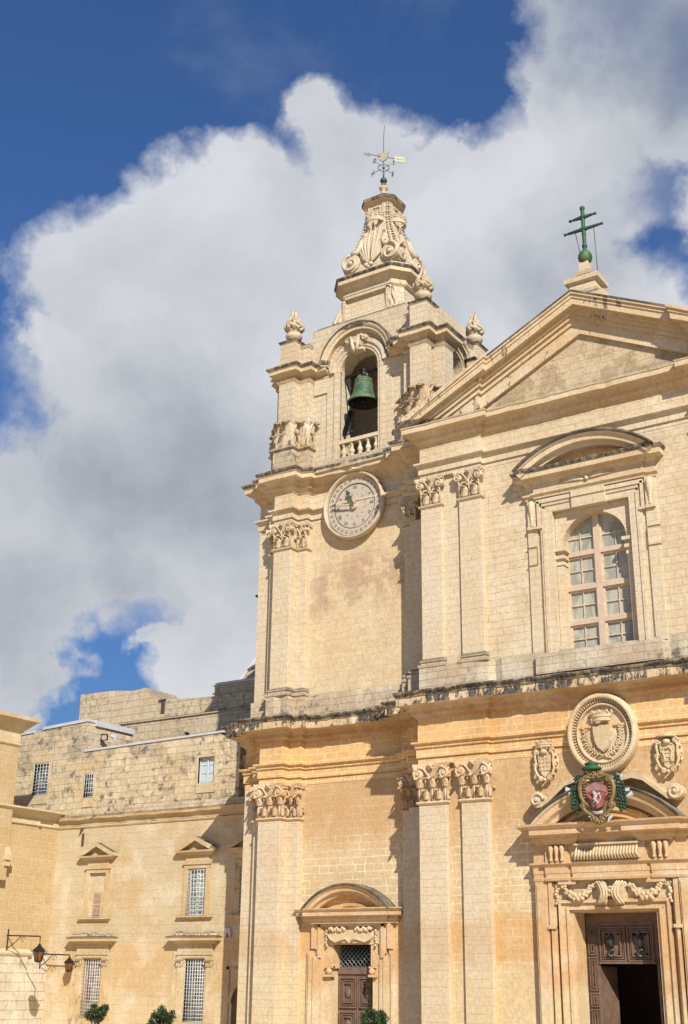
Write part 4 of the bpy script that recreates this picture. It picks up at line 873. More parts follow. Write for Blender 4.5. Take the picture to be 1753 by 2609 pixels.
# archivolts rising from the cornice
av = [(1.50, 0), (1.50, .32), (1.62, .34), (1.66, .40), (1.78, .44), (1.80, .44), (1.80, 0)]
mb.arcsweep(BX, 27.18, 1.9, av, PI * .97, PI * .03, 28)
mb.arcsweep(0, 27.1, 0, [(r * .62 + .02, d) for r, d in av], PI * .97, PI * .03, 24, mat=RS)
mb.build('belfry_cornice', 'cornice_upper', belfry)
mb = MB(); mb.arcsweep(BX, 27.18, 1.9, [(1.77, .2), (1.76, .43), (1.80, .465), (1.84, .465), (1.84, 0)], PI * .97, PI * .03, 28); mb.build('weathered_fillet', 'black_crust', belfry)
mb = MB()
mb.arcsweep(BX, 27.18, 1.9, [(1.40, 0), (1.40, .06), (1.52, .12), (1.52, 0)], PI, 0, 24)
mb.build('arch_band', 'stone_belfry', belfry); mb = MB()
mb.arcsweep(0, 26.95, 0, [(.76, 0), (.76, .1), (.86, .1), (.86, .16), (.95, .2), (.95, 0)], PI, 0, 20, mat=RS)
mb.build('arch_band', 'stone_belfry', belfry)
mb = MB()                                            # scroll keystone
for s in (-1, 1):
    mb.tube([(BX + s * x_, y_, z_) for x_, y_, z_ in ((.42, 1.62, 28.18), (.30, 1.55, 28.34), (.18, 1.52, 28.30), (.14, 1.5, 28.0), (.10, 1.52, 27.75), (.05, 1.62, 27.6))], [.05, .07, .09, .09, .08, .05], 8)
    mb.spiral(BX + s * .42, 1.58, 28.22, .14, 1.3, .04, -s, 0, thick=.15)
    mb.spiral(BX + s * .26, 1.60, 27.92, .09, 1.2, .03, s, 0, thick=.15)
mb.ball((BX, 1.52, 28.05), .08, 10, 6); mb.ball((BX, 1.55, 27.78), .06); mb.box(BX - .3, BX + .3, 1.62, 1.95, 27.7, 28.4)
mb.build('keystone', 'stone_carved', belfry)
# acanthus bands round the piers, and the pier bases
def face_run(x0, y0, x1, y1, n):
    dx, dy = x1 - x0, y1 - y0; L = math.hypot(dx, dy); ang = math.atan2(dy, dx)
    for i in range(n):
        t = (i + .5) / n; w_ = L / n
        mt = Matrix.Translation((x0 + dx * t, y0 + dy * t, 23.72)) @ Matrix.Rotation(ang, 4, 'Z')
        mb.leaf(0, -.02, 0, w_ * 1.25, 1.12, .30, 4, mat=mt)
        mb.leaf(-w_ * .5, -.05, -.02, w_ * .85, .55, .22, 3, mat=mt)
        mb.tube([(-w_ * .5, -.05, .3), (-w_ * .5, -.12, .8), (-w_ * .5, -.22, 1.1), (-w_ * .5, -.28, 1.06)], [.04, .05, .07, .05], 6, mat=mt)
bprof1 = [(-.3, 22.5), (.10, 22.5), (.10, 23.54), (.14, 23.58), (.20, 23.64), (.20, 23.69), (-.3, 23.74)]
for P_ in (BP[1:], FPR):
    mb = MB()
    for i in range(len(P_) - 1):
        (xa, ya), (xb, yb) = P_[i], P_[i + 1]; L = math.hypot(xb - xa, yb - ya)
        if L > .3: face_run(xa, ya, xb, yb, max(1, round(L / .42)))
    if P_ is not FPR: face_run(-15.0, 5.8, -15.0, 1.7, 8)
    mb.build('acanthus_band', 'stone_carved_dark', belfry)
    ba = MB(); ba.sweep(([(-15.0, 5.8)] + P_) if P_ is not FPR else P_, bprof1); ba.build('pier_base', 'stone_weathered', belfry)
# floor and sill
mb = MB(); mb.box(-15.4, -6.9, 1.3, 6.6, 22.3, 22.6); mb.box(-12.2, -9.4, 1.72, 2.2, 22.6, 22.93); part(mb, 'belfry_floor', 'stone_weathered', belfry)
# balustrade
mb = MB(); mb.box(BX - .96, BX + .96, 1.84, 2.12, 23.62, 23.78); mb.box(BX - .96, BX + .96, 1.88, 2.08, 22.93, 23.0)
bal = part(mb, 'balustrade', 'stone_cream', label='short balustrade below the bell')
b0 = None
for i in range(5):
    xx = BX + (i - 2) * .40
    if b0 is None:
        q = MB(); q.lathe((0, 0, 0), [(.0, 0), (.11, 0), (.11, .06), (.07, .09), (.09, .13), (.12, .2), (.125, .25), (.09, .34), (.055, .42), (.07, .45), (.055, .48), (.09, .53), (.11, .56), (.11, .62), (0, .62)], 12)
        b0 = q.build('baluster', 'stone_cream', bal); o = b0
    else:
        o = b0.copy(); COL.objects.link(o); o.parent = bal; o.matrix_parent_inverse = b0.matrix_parent_inverse.copy()
    o.location = (xx, 1.98, 23.0)
# pedestals that carry the urns
for fx in (1, -1):
    for fy in (1, -1):
        mb = MB(); pc = MB()
        X = lambda x: x if fx > 0 else 2 * BX - x
        Y = lambda y: y if fy > 0 else 2 * BY - y
        for (a, b_, c, d, zt) in ((-7.88, -7.08, 1.18, 2.05, 28.78), (-8.3, -7.30, 1.60, 2.4, 28.55)):
            xs = sorted((X(a), X(b_))); ys = sorted((Y(c), Y(d))); mb.box(xs[0], xs[1], ys[0], ys[1], 27.5, zt)
            pc.sweep([(xs[0], ys[0]), (xs[1], ys[0]), (xs[1], ys[1]), (xs[0], ys[1])], [(-.2, zt - .02), (.02, zt - .02), (.06, zt + .06), (.09, zt + .1), (-.2, zt + .12)], closed=True)
            pc.box(xs[0] + .05, xs[1] - .05, ys[0] + .05, ys[1] - .05, zt, zt + .11)
        if fy > 0:
            x1_, x0_ = X(-6.95), X(-7.5); vs = []
            for x_ in sorted((x0_, x1_)): vs += [(x_, 1.9, 27.5), (x_, 1.9, 28.7), (x_, 2.9, 28.45), (x_, 3.0, 27.5)]
            mb.add(vs, [(0, 1, 2, 3), (7, 6, 5, 4), (0, 4, 5, 1), (1, 5, 6, 2), (2, 6, 7, 3), (3, 7, 4, 0)])
        mb.build('pedestal', 'stone_belfry', belfry); pc.build('pedestal_cap', 'cornice_upper', belfry)

# attic and spire -------------------------------------------------
mb = MB(); frust(mb, -10.82, BY, 28.4, 2.46, 1.92, 29.42, 2.46, 1.92)
frust(mb, -10.82, BY, 29.42, 2.46, 1.92, 29.60, 2.1, 1.75)
spire = part(mb, 'spire', 'stone_belfry', label='carved stone spire above the belfry', bevel=.01)
mb = MB()
zs = [(29.55, 1.95, 1.68), (29.75, 1.78, 1.60), (29.95, 1.64, 1.55), (30.2, 1.55, 1.5), (30.5, 1.50, 1.46), (31.0, 1.47, 1.43)]
for (z0, a0, b0_), (z1, a1, b1_) in zip(zs, zs[1:]): frust(mb, BX, BY, z0, a0 + .1, b0_ - .05, z1, a1 + .1, b1_ - .05, (.42, .5), (.42, .5))
# sunk panel frame on the front
for x0, x1, z0, z1 in ((-1.18, -1.06, 29.8, 30.86), (1.06, 1.18, 29.8, 30.86), (-1.18, 1.18, 30.78, 30.9)):
    mb.box(BX + x0, BX + x1, BY - 1.56, BY - 1.3, z0, z1)
mb.build('spire_drum', 'stone_belfry', spire)
mb = MB()
def oct_sweep(mb, cx, cy, a, b_, ch, prof):
    p, q = ch
    path = [(cx - a + p, cy - b_), (cx + a - p, cy - b_), (cx + a, cy - b_ + q), (cx + a, cy + b_ - q), (cx + a - p, cy + b_), (cx - a + p, cy + b_), (cx - a, cy + b_ - q), (cx - a, cy - b_ + q)]
    mb.sweep(path, prof, closed=True)
oct_sweep(mb, BX, BY, 1.62, 1.30, (.42, .5), [(-.3, 30.98), (.03, 30.98), (.10, 31.06), (.10, 31.12), (.02, 31.14), (.02, 31.36), (.08, 31.42), (.14, 31.5), (.30, 31.56), (.36, 31.56), (.36, 31.74), (.42, 31.82), (.44, 31.88), (.1, 31.96), (.08, 32.0), (.08, 32.16), (.02, 32.2), (-.8, 32.22)])
mb.build('spire_cornice', 'cornice_upper', spire)
mb = MB()
zs = [(32.1, 1.40, 1.12, .34), (32.5, 1.36, 1.08, .36), (33.0, 1.30, 1.02, .38), (33.6, 1.16, .94, .36), (34.1, .98, .84, .32), (34.6, .80, .74, .27), (35.1, .69, .66, .23), (35.6, .64, .62, .2), (36.0, .62, .60, .18)]
for A, B in zip(zs, zs[1:]): frust(mb, BX, BY, A[0], A[1], A[2], B[0], B[1], B[2], (A[3], A[3]), (B[3], B[3]))
mb.build('spire_shaft', 'stone_belfry', spire)
mb = MB()
oct_sweep(mb, BX, BY, .62, .60, (.2, .2), [(-.3, 35.9), (.0, 35.9), (.03, 35.98), (.10, 36.02), (.24, 36.06), (.26, 36.08), (.27, 36.24), (.1, 36.3), (-.62, 36.34)])
oct_sweep(mb, BX, BY, .36, .36, (.12, .12), [(-.1, 36.3), (.12, 36.3), (.12, 36.42), (.05, 36.5), (-.1, 36.52)])
mb.lathe((BX, BY, 36.45), [(.36, 0), (.30, .12), (.17, .18), (.15, .3), (.13, .62), (.2, .68), (.22, .74), (.2, .80), (.14, .84), (.12, .98), (0, .99)], 12)
mb.build('spire_cap', 'cornice_upper', spire)
mb = MB()                                            # square sunk window near the top: raised frame
def fr(mb, mt):
    for x0, x1, z0, z1 in ((-.26, -.17, 35.3, 35.82), (.17, .26, 35.3, 35.82), (-.17, .17, 35.74, 35.82), (-.17, .17, 35.3, 35.36)): mb.box(x0, x1, -.06, .1, z0, z1, mat=mt)
    mb.box(-.44, -.30, -.04, .1, 35.0, 35.9, mat=mt); mb.box(.30, .44, -.04, .1, 35.0, 35.9, mat=mt)
FRONT = Matrix.Translation((BX, BY - .62, 0)); SIDE = Matrix.Translation((BX + .64, BY, 0)) @ Matrix.Rotation(PI / 2, 4, 'Z')
fr(mb, FRONT); fr(mb, SIDE)
mb.build('spire_window_frame', 'stone_belfry', spire)
cv = MB()                                            # crown, palms, bead strings and volutes
for mt, sc_ in ((Matrix.Translation((BX, BY - .78, 0)), 1.0), (Matrix.Translation((BX + .80, BY, 0)) @ Matrix.Rotation(PI / 2, 4, 'Z'), .8)):
    cv.arcsweep(0, 0, 0, [(.40, 34.86), (.46, 34.86), (.46, 35.06), (.40, 35.06)], PI, 0, 12, mat=mt @ Matrix(((1, 0, 0, 0), (0, 0, -1, .12), (0, -1, 0, 0), (0, 0, 0, 1))))
    for i in range(7):
        a = PI * i / 6; px_, py_ = .44 * math.cos(a), .12 - .44 * math.sin(a)
        cv.ball((px_, py_, 35.12), .07, 7, 5, mat=mt); cv.ball((px_ * .97, py_, 35.24), .055, 7, 5, mat=mt)
        if i % 2 == 0: cv.ball((px_ * .95, py_ + .02, 35.34), .045, 6, 4, mat=mt)
    for s in (-1, 1):
        for k in range(5):
            h = (2.2, 2.05, 1.75, 1.35, .95)[k]; am = (.10, .30, .48, .60, .66)[k] * (1.0 if sc_ == 1 else .8)
            cv.tube([(s * (am * math.sin(t * PI * (.86 - .1 * k)) + .04), -.40 + .34 * t - .07 * math.sin(t * PI), 32.55 + h * t) for t in [i / 8 for i in range(9)]], [.03, .05, .065, .075, .075, .065, .05, .03, .012], 6, mat=mt, flat=1.0)
    for s in (-1, 1): cv.ball((s * .12, -.5, 32.42), .12, 8, 6, mat=mt)
    cv.ball((0, -.52, 32.30), .1, 8, 6, mat=mt)
    for s in (-1, 1):
        for i in range(17):
            t = i / 16; z_ = 35.85 - 2.5 * t
            zz = [q for q in zs if q[0] <= z_][-1]; nx = zs[min(len(zs) - 1, zs.index(zz) + 1)]; u = 0 if nx[0] == zz[0] else (z_ - zz[0]) / (nx[0] - zz[0])
            a_ = zz[1] + (nx[1] - zz[1]) * u - (zz[3] + (nx[3] - zz[3]) * u); dpt = zz[2] + (nx[2] - zz[2]) * u
            yy = -(dpt - .78) if sc_ == 1.0 else -(zz[1] + (nx[1] - zz[1]) * u - .80)
            aa = (a_ + .12) if sc_ == 1.0 else dpt - .08
            cv.ball((s * aa, yy, z_), .055 + .015 * (i % 2), 6, 4, mat=mt)
for mt0, hw_, off in ((Matrix.Translation((BX, BY - 1.14, 0)), 1.02, 0), (Matrix.Translation((BX + 1.36, BY, 0)) @ Matrix.Rotation(PI / 2, 4, 'Z'), .74, 0), (Matrix.Translation((BX - 1.36, BY, 0)) @ Matrix.Rotation(-PI / 2, 4, 'Z'), .74, 0)):
    for s in (-1, 1):
        cv.spiral(s * hw_, -.02, 32.84, .47, 1.35, .10, -s, PI / 2, thick=.42, mat=mt0)
        cv.tube([(s * x_, y_, z_) for x_, y_, z_ in ((hw_ - .02, .0, 33.30), (hw_ - .28, .06, 33.36), (hw_ - .42, .14, 33.62), (hw_ - .40, .22, 33.95), (hw_ - .48, .32, 34.3))], [.12, .15, .15, .12, .05], 8, mat=mt0)
cv.build('spire_carving', 'stone_carved', spire)
for s in (-1, 1):                                    # scroll brackets on the drum corners
    mb = MB()
    for off in (0, .22): mb.tube([(BX + s * x_ - s * off, BY - y_, z_) for x_, y_, z_ in ((1.25, 1.32, 30.9), (1.32, 1.35, 30.5), (1.5, 1.42, 30.1), (1.62, 1.52, 29.75), (1.45, 1.66, 29.66))], [.06, .09, .11, .11, .06], 6)
    mb.build('drum_bracket', 'stone_carved', spire)

# ---------------------------------------------------------------- urns (one builder, three seen)
URNG = 'flaming stone urns round the bell tower'
def make_urn():
    r = thing('flame_urn', (0, 0, 0), None, 'urn', URNG)
    m1 = MB(); m1.lathe((0, 0, 0), [(0, 0), (.24, 0), (.25, .05), (.17, .09), (.20, .13), (.34, .26), (.38, .38), (.35, .48), (.27, .56), (.26, .60), (.31, .63), (.33, .67), (.30, .70), (0, .72)], 18); m1.build('vase', 'stone_carved', r)
    m2 = MB()
    for k in range(3):
        n = (9, 7, 4)[k]
        for i in range(n):
            a = 2 * PI * i / n + k * .4; r0 = (.27, .19, .09)[k]; hh = (.52, .88, 1.12)[k] * random.uniform(.85, 1.1)
            pts = []
            for q in range(8):
                t = q / 7; rr = r0 * (1 + .75 * math.sin(t * PI * .85)) * (1 - .72 * t ** 1.6); aa = a + .5 * math.sin(t * 6 + i)
                pts.append((rr * math.cos(aa), rr * math.sin(aa), .66 + hh * t))
            m2.tube(pts, [.07, .10, .105, .095, .08, .06, .035, .006], 6)
    m2.build('flame', 'stone_carved', r)
    return r
u0 = make_urn()
for i, (p, lab) in enumerate((((-14.08, 1.62, 28.9), 'flaming stone urn standing alone against the clouds, farthest from the pediment'),
                              ((-7.48, 1.62, 28.9), 'flaming stone urn overlapping the foot of the carved spire'),
                              ((-7.42, 6.1, 28.9), 'flaming stone urn beyond the side arch of the tower, just above the pediment slope'))):
    if i == 0: o = u0
    else:
        o = u0.copy(); COL.objects.link(o)
        for chd in u0.children:
            c = chd.copy(); COL.objects.link(c); c.parent = o; c.matrix_parent_inverse = Matrix.Identity(4)
    o.location = p; o['label'] = lab

# ---------------------------------------------------------------- bell
bl = thing('bell', (-10.8, 2.25, 25.5), 'green bronze bell hanging in the belfry arch', 'bell')
mb = MB(); BZ = 25.46
mb.lathe((-10.8, 2.25, BZ), [(.69, .0), (.74, -.01), (.75, .05), (.70, .12), (.60, .26), (.52, .42), (.46, .62), (.43, .85), (.415, .86), (.415, .90), (.43, .91), (.425, .98), (.41, .99), (.41, 1.03), (.42, 1.04), (.40, 1.10), (.30, 1.17), (0, 1.19)], 32, 'z', .93, .93)
mb.build('bell_body', 'bell_bronze', bl)
mb = MB()
for s in (-1, 1):
    for q in (0, 1): mb.tube([(-10.8 + s * (.20 - .1 * q), 2.25 + (.15 * q - .08), BZ + 1.12), (-10.8 + s * (.22 - .1 * q), 2.25 + (.15 * q - .08), BZ + 1.28), (-10.8 + s * .06, 2.25, BZ + 1.38)], .055, 7)
mb.build('bell_crown', 'bell_bronze', bl)
mb = MB(); mb.box(-11.8, -9.7, 2.2, 2.3, BZ + 1.40, BZ + 1.50); mb.lathe((-10.8, 2.25, BZ + 1.2), [(0, 0), (.12, 0), (.13, .2), (.1, .3), (.14, .34), (.08, .45), (0, .45)], 10)
for s in (-1, 1): mb.tube([(-10.8 + s * .18, 2.25, BZ + 1.3), (-10.8 + s * .1, 2.25, BZ + 1.62)], .03, 6)
mb.tube([(-11.76, 2.22, BZ + 1.42), (-11.25, 2.05, BZ + .2), (-11.2, 2.05, BZ - .1)], .035, 6)
mb.build('headstock', 'dark_iron', bl)
mb = MB(); mb.lathe((-10.8, 2.25, BZ), [(.0, .9), (.25, .85), (.34, .7), (.42, .4), (.58, .12), (.70, .005)], 32, 'z', .93, .93); mb.build('bell_mouth', 'bronze_inside_shade', bl)
mb = MB(); mb.tube([(-10.8, 2.25, BZ + .9), (-10.8, 2.25, BZ + .12)], .03, 6); mb.ball((-10.8, 2.25, BZ + .1), .1); mb.build('clapper', 'dark_iron', bl)
mb = MB(); random.seed(3)
for i in range(9): mb.box(-11.72 + .035 * i, -11.6 + .035 * i, 2.05, 2.2, 24.15 + .11 * i, 24.3 + .11 * i + .05 * random.random())
mb.tube([(-11.75, 2.1, 24.25), (-11.5, 2.1, 24.1), (-11.2, 2.1, 24.25)], .03, 5)
hm = mb.build('bell_hammer', 'dark_iron'); tag(hm, 'dark iron striking gear fixed to the left jamb below the bell', 'bell hammer')
mb = MB(); mb.box(-9.98, -9.72, 1.98, 2.5, 26.82, 27.06); mb.build('beam_block', 'stone_cream', belfry)

# ---------------------------------------------------------------- clock
ck = thing('tower_clock', (-10.86, 1.9, 20.66), 'round pinkish stone clock with a calendar ring, below the belfry', 'clock')
CX, CZ = -10.86, 20.66
mb = MB(); mb.lathe((CX, 1.95, CZ), [(0, -.3), (1.40, -.3), (1.40, .12), (1.44, .16), (1.45, .32), (1.43, .40), (1.39, .43), (1.35, .42), (1.32, .36), (1.31, .22)], 64, 'y'); mb.build('rim', 'stone_carved', ck)
mb = MB(); mb.lathe((CX, 1.95, CZ), [(0, .22), (.95, .22)], 48, 'y', smooth=False); mb.lathe((CX, 1.95, CZ), [(.98, .245), (1.32, .245)], 48, 'y', smooth=False); mb.build('dial', 'dial_stone', ck)
mb = MB()
for r in (.965, 1.30): mb.lathe((CX, 1.95, CZ), [(r - .012 - (.02 if r > .8 else 0), .21), (r - .01, .255), (r + .01, .255), (r + .012, .21)], 48, 'y')
mb.build('dial_ring', 'numeral_dark', ck)
mb = MB(); mb.lathe((CX, 1.95, CZ), [(0, .33), (.04, .33), (.06, .29), (.10, .29), (.14, .34), (.17, .30), (.17, .22)], 20, 'y'); mb.build('hub', 'stone_cream', ck)
ROM = ['XII', 'I', 'II', 'III', 'IV', 'V', 'VI', 'VII', 'VIII', 'IX', 'X', 'XI']
def face(a, r, y): return Matrix.Translation((CX + r * math.sin(a), y, CZ + r * math.cos(a))) @ Matrix.Rotation(PI / 2, 4, 'X') @ Matrix.Rotation(-a, 4, 'Z')
def numeral(name, tx, size, mt, mat, sx): q = MB(); text_mesh(q, tx, size, mt, .006, sx); q.build(name, mat, ck)
for i, tx in enumerate(ROM): numeral('hour_numeral', tx, .21, face(2 * PI * i / 12, .80, 1.724), 'numeral_dark', .8)
for i in range(31): numeral('date_numeral', str(i + 1), .20, face(2 * PI * i / 31, 1.14, 1.70), 'numeral_red' if i % 2 else 'numeral_dark', .75)
for i in range(12): numeral('month_numeral', str(i + 1), .13, face(2 * PI * (i + .5) / 12, .50, 1.724), 'numeral_red', .8)
mb = MB(); Ry = lambda a: Matrix.Translation((CX, 1.60, CZ)) @ Matrix.Rotation(a, 4, 'Y')
mb.prism([(-.03, 0), (.03, 0), (.045, .3), (.10, .36), (.05, .44), (.03, .5), (.12, .60), (0, .72), (-.12, .60), (-.03, .5), (-.05, .44), (-.10, .36), (-.045, .3)], -.01, .01, mat=Ry(math.radians(-26))); mb.build('hour_hand', 'hand_green', ck)
mb = MB(); mb.prism([(-.035, 0), (.035, 0), (.055, .85), (.08, .9), (0, 1.02), (-.08, .9), (-.055, .85)], -.04, -.025, mat=Ry(math.radians(-82))); mb.build('minute_hand', 'hand_dark', ck)
mb = MB(); mb.prism([(-.03, .15), (.03, .15), (.045, .82), (-.045, .82)], -.05, -.041, mat=Ry(math.radians(-82))); mb.build('hand_inlay', 'dial_stone', ck)

# ---------------------------------------------------------------- weather vane
vn = thing('weather_vane', (BX, BY, 37.4), 'metal weather vane with arrow, shield and compass letters on the tip of the spire', 'weather vane')
mb = MB(); mb.ball((BX, BY, 37.60), .165, 16, 10); mb.build('ball', 'vane_ball', vn)
mb = MB(); mb.tube([(BX, BY, 37.7), (BX, BY, 38.0), (BX, BY, 38.1), (BX, BY, 40.0), (BX + .05, BY, 40.7)], [.035, .05, .025, .022, .012], 6)
mb.ball((BX, BY, 38.33), .07); mb.ball((BX, BY, 38.05), .05); mb.build('rod', 'vane_metal', vn)
mb = MB(); mb.tube([(BX + .26 * math.cos(a), BY + .26 * math.sin(a), 38.33) for a in [2 * PI * i / 24 for i in range(24)]], .018, 6, closed=True); mb.build('compass_ring', 'vane_metal', vn)
fd = Vector((.516, .781, 0))
for ltr, (dx, dy) in (('N', (-.66, .12)), ('E', (.10, .66)), ('O', (-.08, -.66)), ('S', (.60, -.08))):
    mb = MB(); mb.tube([(BX + dx * .2, BY + dy * .2, 38.33), (BX + dx * .82, BY + dy * .82, 38.33)], .012, 5)
    text_mesh(mb, ltr, .34, Matrix.Translation((BX + dx, BY + dy, 38.33)) @ Matrix.Rotation(math.radians(-25), 4, 'Z') @ Matrix.Rotation(PI / 2, 4, 'X'), .014)
    mb.build('compass_arm', 'vane_metal', vn)
dv = Vector((.67, .745, 0)).normalized()
va = Matrix(((dv.x, -dv.y, 0, BX), (dv.y, dv.x, 0, BY), (0, 0, 1, 38.95), (0, 0, 0, 1)))
mb = MB(); mb.tube([(-.92, 0, 0), (.98, 0, 0)], .018, 6, mat=va); mb.prism([(-.98, 0), (-.68, -.11), (-.76, 0), (-.68, .11)], -.02, .02, mat=va); mb.build('arrow', 'vane_metal', vn)
mb = MB(); mb.prism([(.5, -.0), (.55, -.15), (1.06, -.15), (1.02, 0), (1.06, .15), (.55, .15)], -.015, .015, mat=va); mb.build('arrow_tail', 'vane_gilt', vn)
mb = MB(); rv = Matrix.Translation((BX, BY - .05, 38.92)) @ Matrix.Rotation(math.radians(20), 4, 'Z')
mb.prism([(0, -.28), (.16, -.18), (.25, .0), (.27, .26), (.1, .2), (0, .23), (-.1, .2), (-.27, .26), (-.25, 0), (-.16, -.18)], -.03, .03, mat=rv); mb.build('shield', 'vane_gilt', vn)

# ---------------------------------------------------------------- oval medallion
OX, OZ = AX, 10.11
md = thing('oval_medallion', (OX, .2, OZ), 'large oval stone medallion with crowned shield and laurel branches, above the main portal', 'medallion')
mb = MB(); mb.lathe((OX, .1, OZ), [(1.02, -.2), (1.18, -.2), (1.19, .12), (1.17, .24), (1.12, .28), (1.06, .28), (1.03, .24), (1.02, .06), (.92, .05), (.90, .12), (.87, .15), (.84, .14), (.82, .06), (.80, .0)], 64, 'y', 1.0, 1.09, smooth=False); mb.build('rim', 'stone_medallion', md)
mb = MB()
for i in range(72):
    a = 2 * PI * i / 72; mb.box(-.018, .018, -.12, .05, .93, 1.025, mat=Matrix.Translation((OX, .06, OZ)) @ Matrix.Diagonal((1, 1, 1.09, 1)) @ Matrix.Rotation(a, 4, 'Y'))
mb.build('bead_ring', 'stone_medallion', md)
mb = MB(); mb.lathe((OX, .1, OZ), [(0, .02), (.84, .02)], 40, 'y', 1, 1.09, smooth=False); mb.build('field', 'stone_medallion', md)
def shield_poly(cx, cz, w_, h): return [(cx, cz - h * .55), (cx + w_ * .25, cz - h * .42), (cx + w_ * .42, cz - h * .18), (cx + w_ * .5, cz + h * .2), (cx + w_ * .5, cz + h * .42), (cx + w_ * .25, cz + h * .40), (cx, cz + h * .47), (cx - w_ * .25, cz + h * .40), (cx - w_ * .5, cz + h * .42), (cx - w_ * .5, cz + h * .2), (cx - w_ * .42, cz - h * .18), (cx - w_ * .25, cz - h * .42)]
mb = MB(); mb.prism(shield_poly(OX, OZ - .12, .66, .90), -.03, .1); mb.prism(shield_poly(OX, OZ - .12, .60, .83), -.07, .1)
mb.build('shield', 'stone_medallion', md)
mb = MB(); K = Matrix.Translation((OX, -.02, OZ + .36))
def crown(mb, mt, r, h, n=5):
    rows = []
    for i in range(15):
        a = PI + PI * i / 14; rows.append([(r * math.cos(a) * k, .55 * r * math.sin(a) * k, z_) for k, z_ in ((.86, 0), (.98, .02), (.98, h * .18), (.9, h * .2), (.94, h * .42), (1.04, h * .44), (1.05, h * .55), (1.0, h * .6), (1.08, h * .78), (.9, h * .76), (.8, 0))])
    k = len(rows[0]); mb.add([v for r_ in rows for v in r_], [(i * k + q, (i + 1) * k + q, (i + 1) * k + q + 1, i * k + q + 1) for i in range(14) for q in range(k - 1)], mat=mt)
    for i in range(n):
        a = PI + PI * (i + .0) / (n - 1); px_, py_ = r * 1.06 * math.cos(a), .58 * r * math.sin(a)
        for dx, dz, rr in ((0, .98, .13), (-.11, .84, .10), (.11, .84, .10)): mb.ball((px_ + dx * r, py_, dz * h), rr * r, 7, 5, mat=mt)
crown(mb, K, .33, .34, 5); mb.build('crown', 'stone_medallion', md)
mb = MB(); random.seed(11)
for s in (-1, 1):
    st_ = [(OX + s * x_, .03, OZ + z_) for x_, z_ in ((-.26, -.80), (.06, -.70), (.36, -.56), (.54, -.32), (.62, -.04), (.62, .30))]
    mb.tube(st_, [.03, .03, .026, .024, .02, .012], 6)
    for i in range(26):
        t = .25 + .72 * i / 25; q = t * (len(st_) - 1); a_ = int(q); u = q - a_; p0, p1 = Vector(st_[a_]), Vector(st_[min(a_ + 1, len(st_) - 1)]); p = p0.lerp(p1, u)
        an = random.uniform(-.3, .3) + (1.1 if i % 2 else -1.1); d = (p1 - p0).normalized() if (p1 - p0).length else Vector((0, 0, 1))
        dd = Vector((d.x * math.cos(an) - d.z * math.sin(an), 0, d.x * math.sin(an) + d.z * math.cos(an))) * .13
        mb.tube([p, p + dd * .5 + Vector((0, -.02, 0)), p + dd], [.012, .034, .006], 5)
mb.build('laurel_branch', 'stone_medallion', md)

# ---------------------------------------------------------------- side cartouches
def cart(name, cx, cz, w_, h, label, hat):
    r = thing(name, (cx, .2, cz), label, 'coat of arms')
    m_ = MB(); m_.lathe((cx, .22, cz), [(0, .14), (.38, .12), (.46, .04), (.48, -.05)], 28, 'y', w_, h); m_.build('backing', 'stone_medallion', r)
    m_ = MB()
    m_.prism(shield_poly(cx, cz - .02, .50 * w_, .72 * h), .0, .15); 
    for i in range(5): m_.box(cx - .2 * w_, cx + .2 * w_, -.02, .1, cz - .22 * h + .11 * h * i, cz - .20 * h + .11 * h * i + .02)
    if not hat:
        for i in range(3): m_.box(cx - .14 * w_ + .13 * w_ * i, cx - .11 * w_ + .13 * w_ * i, -.025, .1, cz - .24 * h, cz + .24 * h)
    else:
        for s in (-1, 1): m_.tube([(cx + s * x_ * w_, -.02, cz + z_ * h) for x_, z_ in ((.0, .12), (.10, .14), (.16, .04), (.10, -.12), (.14, -.26))], .035, 6)
    m_.build('shield', 'stone_medallion', r)
    m_ = MB()
    for s in (-1, 1):
        m_.spiral(cx + s * .30 * w_, -.02, cz + .32 * h, .10 * w_, 1.3, .035, s, 0, thick=.1); m_.spiral(cx + s * .36 * w_, -.0, cz - .06 * h, .085 * w_, 1.2, .03, -s, 0, thick=.1); m_.spiral(cx + s * .16 * w_, -.02, cz - .44 * h, .09 * w_, 1.2, .032, s, 0, thick=.1)
        m_.tube([(cx + s * x_ * w_, -.02, cz + z_ * h) for x_, z_ in ((.30, .34), (.36, .18), (.33, .02), (.37, -.16), (.30, -.32), (.14, -.46))], [.035, .045, .04, .045, .045, .035], 6)
        for i in range(7):
            a = -1.2 + i * .4; m_.ball((cx + s * .46 * w_ * math.cos(a), .08, cz + .46 * h * math.sin(a)), .05, 6, 4)
    m_.ball((cx, -.04, cz + .30 * h), .09, 8, 6, sx=1.5); m_.ball((cx, -.04, cz - .48 * h), .06)
    m_.build('scrollwork', 'stone_medallion', r)
    m_ = MB()
    if hat: m_.lathe((cx, .0, cz + .46 * h), [(0, .1), (.12, .08), (.14, .02), (.34, .0), (.34, -.04), (0, -.04)], 18, 'z', w_, .5)
    else: crown(m_, Matrix.Translation((cx, .02, cz + .42 * h)), .30 * w_, .22, 5)
    m_.build('hat' if hat else 'crown', 'stone_medallion', r)
cart('carved_cartouche', -2.22, 9.33, .92, 1.16, 'carved stone coat of arms topped by a crown, beside the large oval medallion', False)
cart('carved_cartouche', 1.94, 9.30, .95, 1.18, 'carved stone coat of arms topped by a round hat, beside the large oval medallion', True)

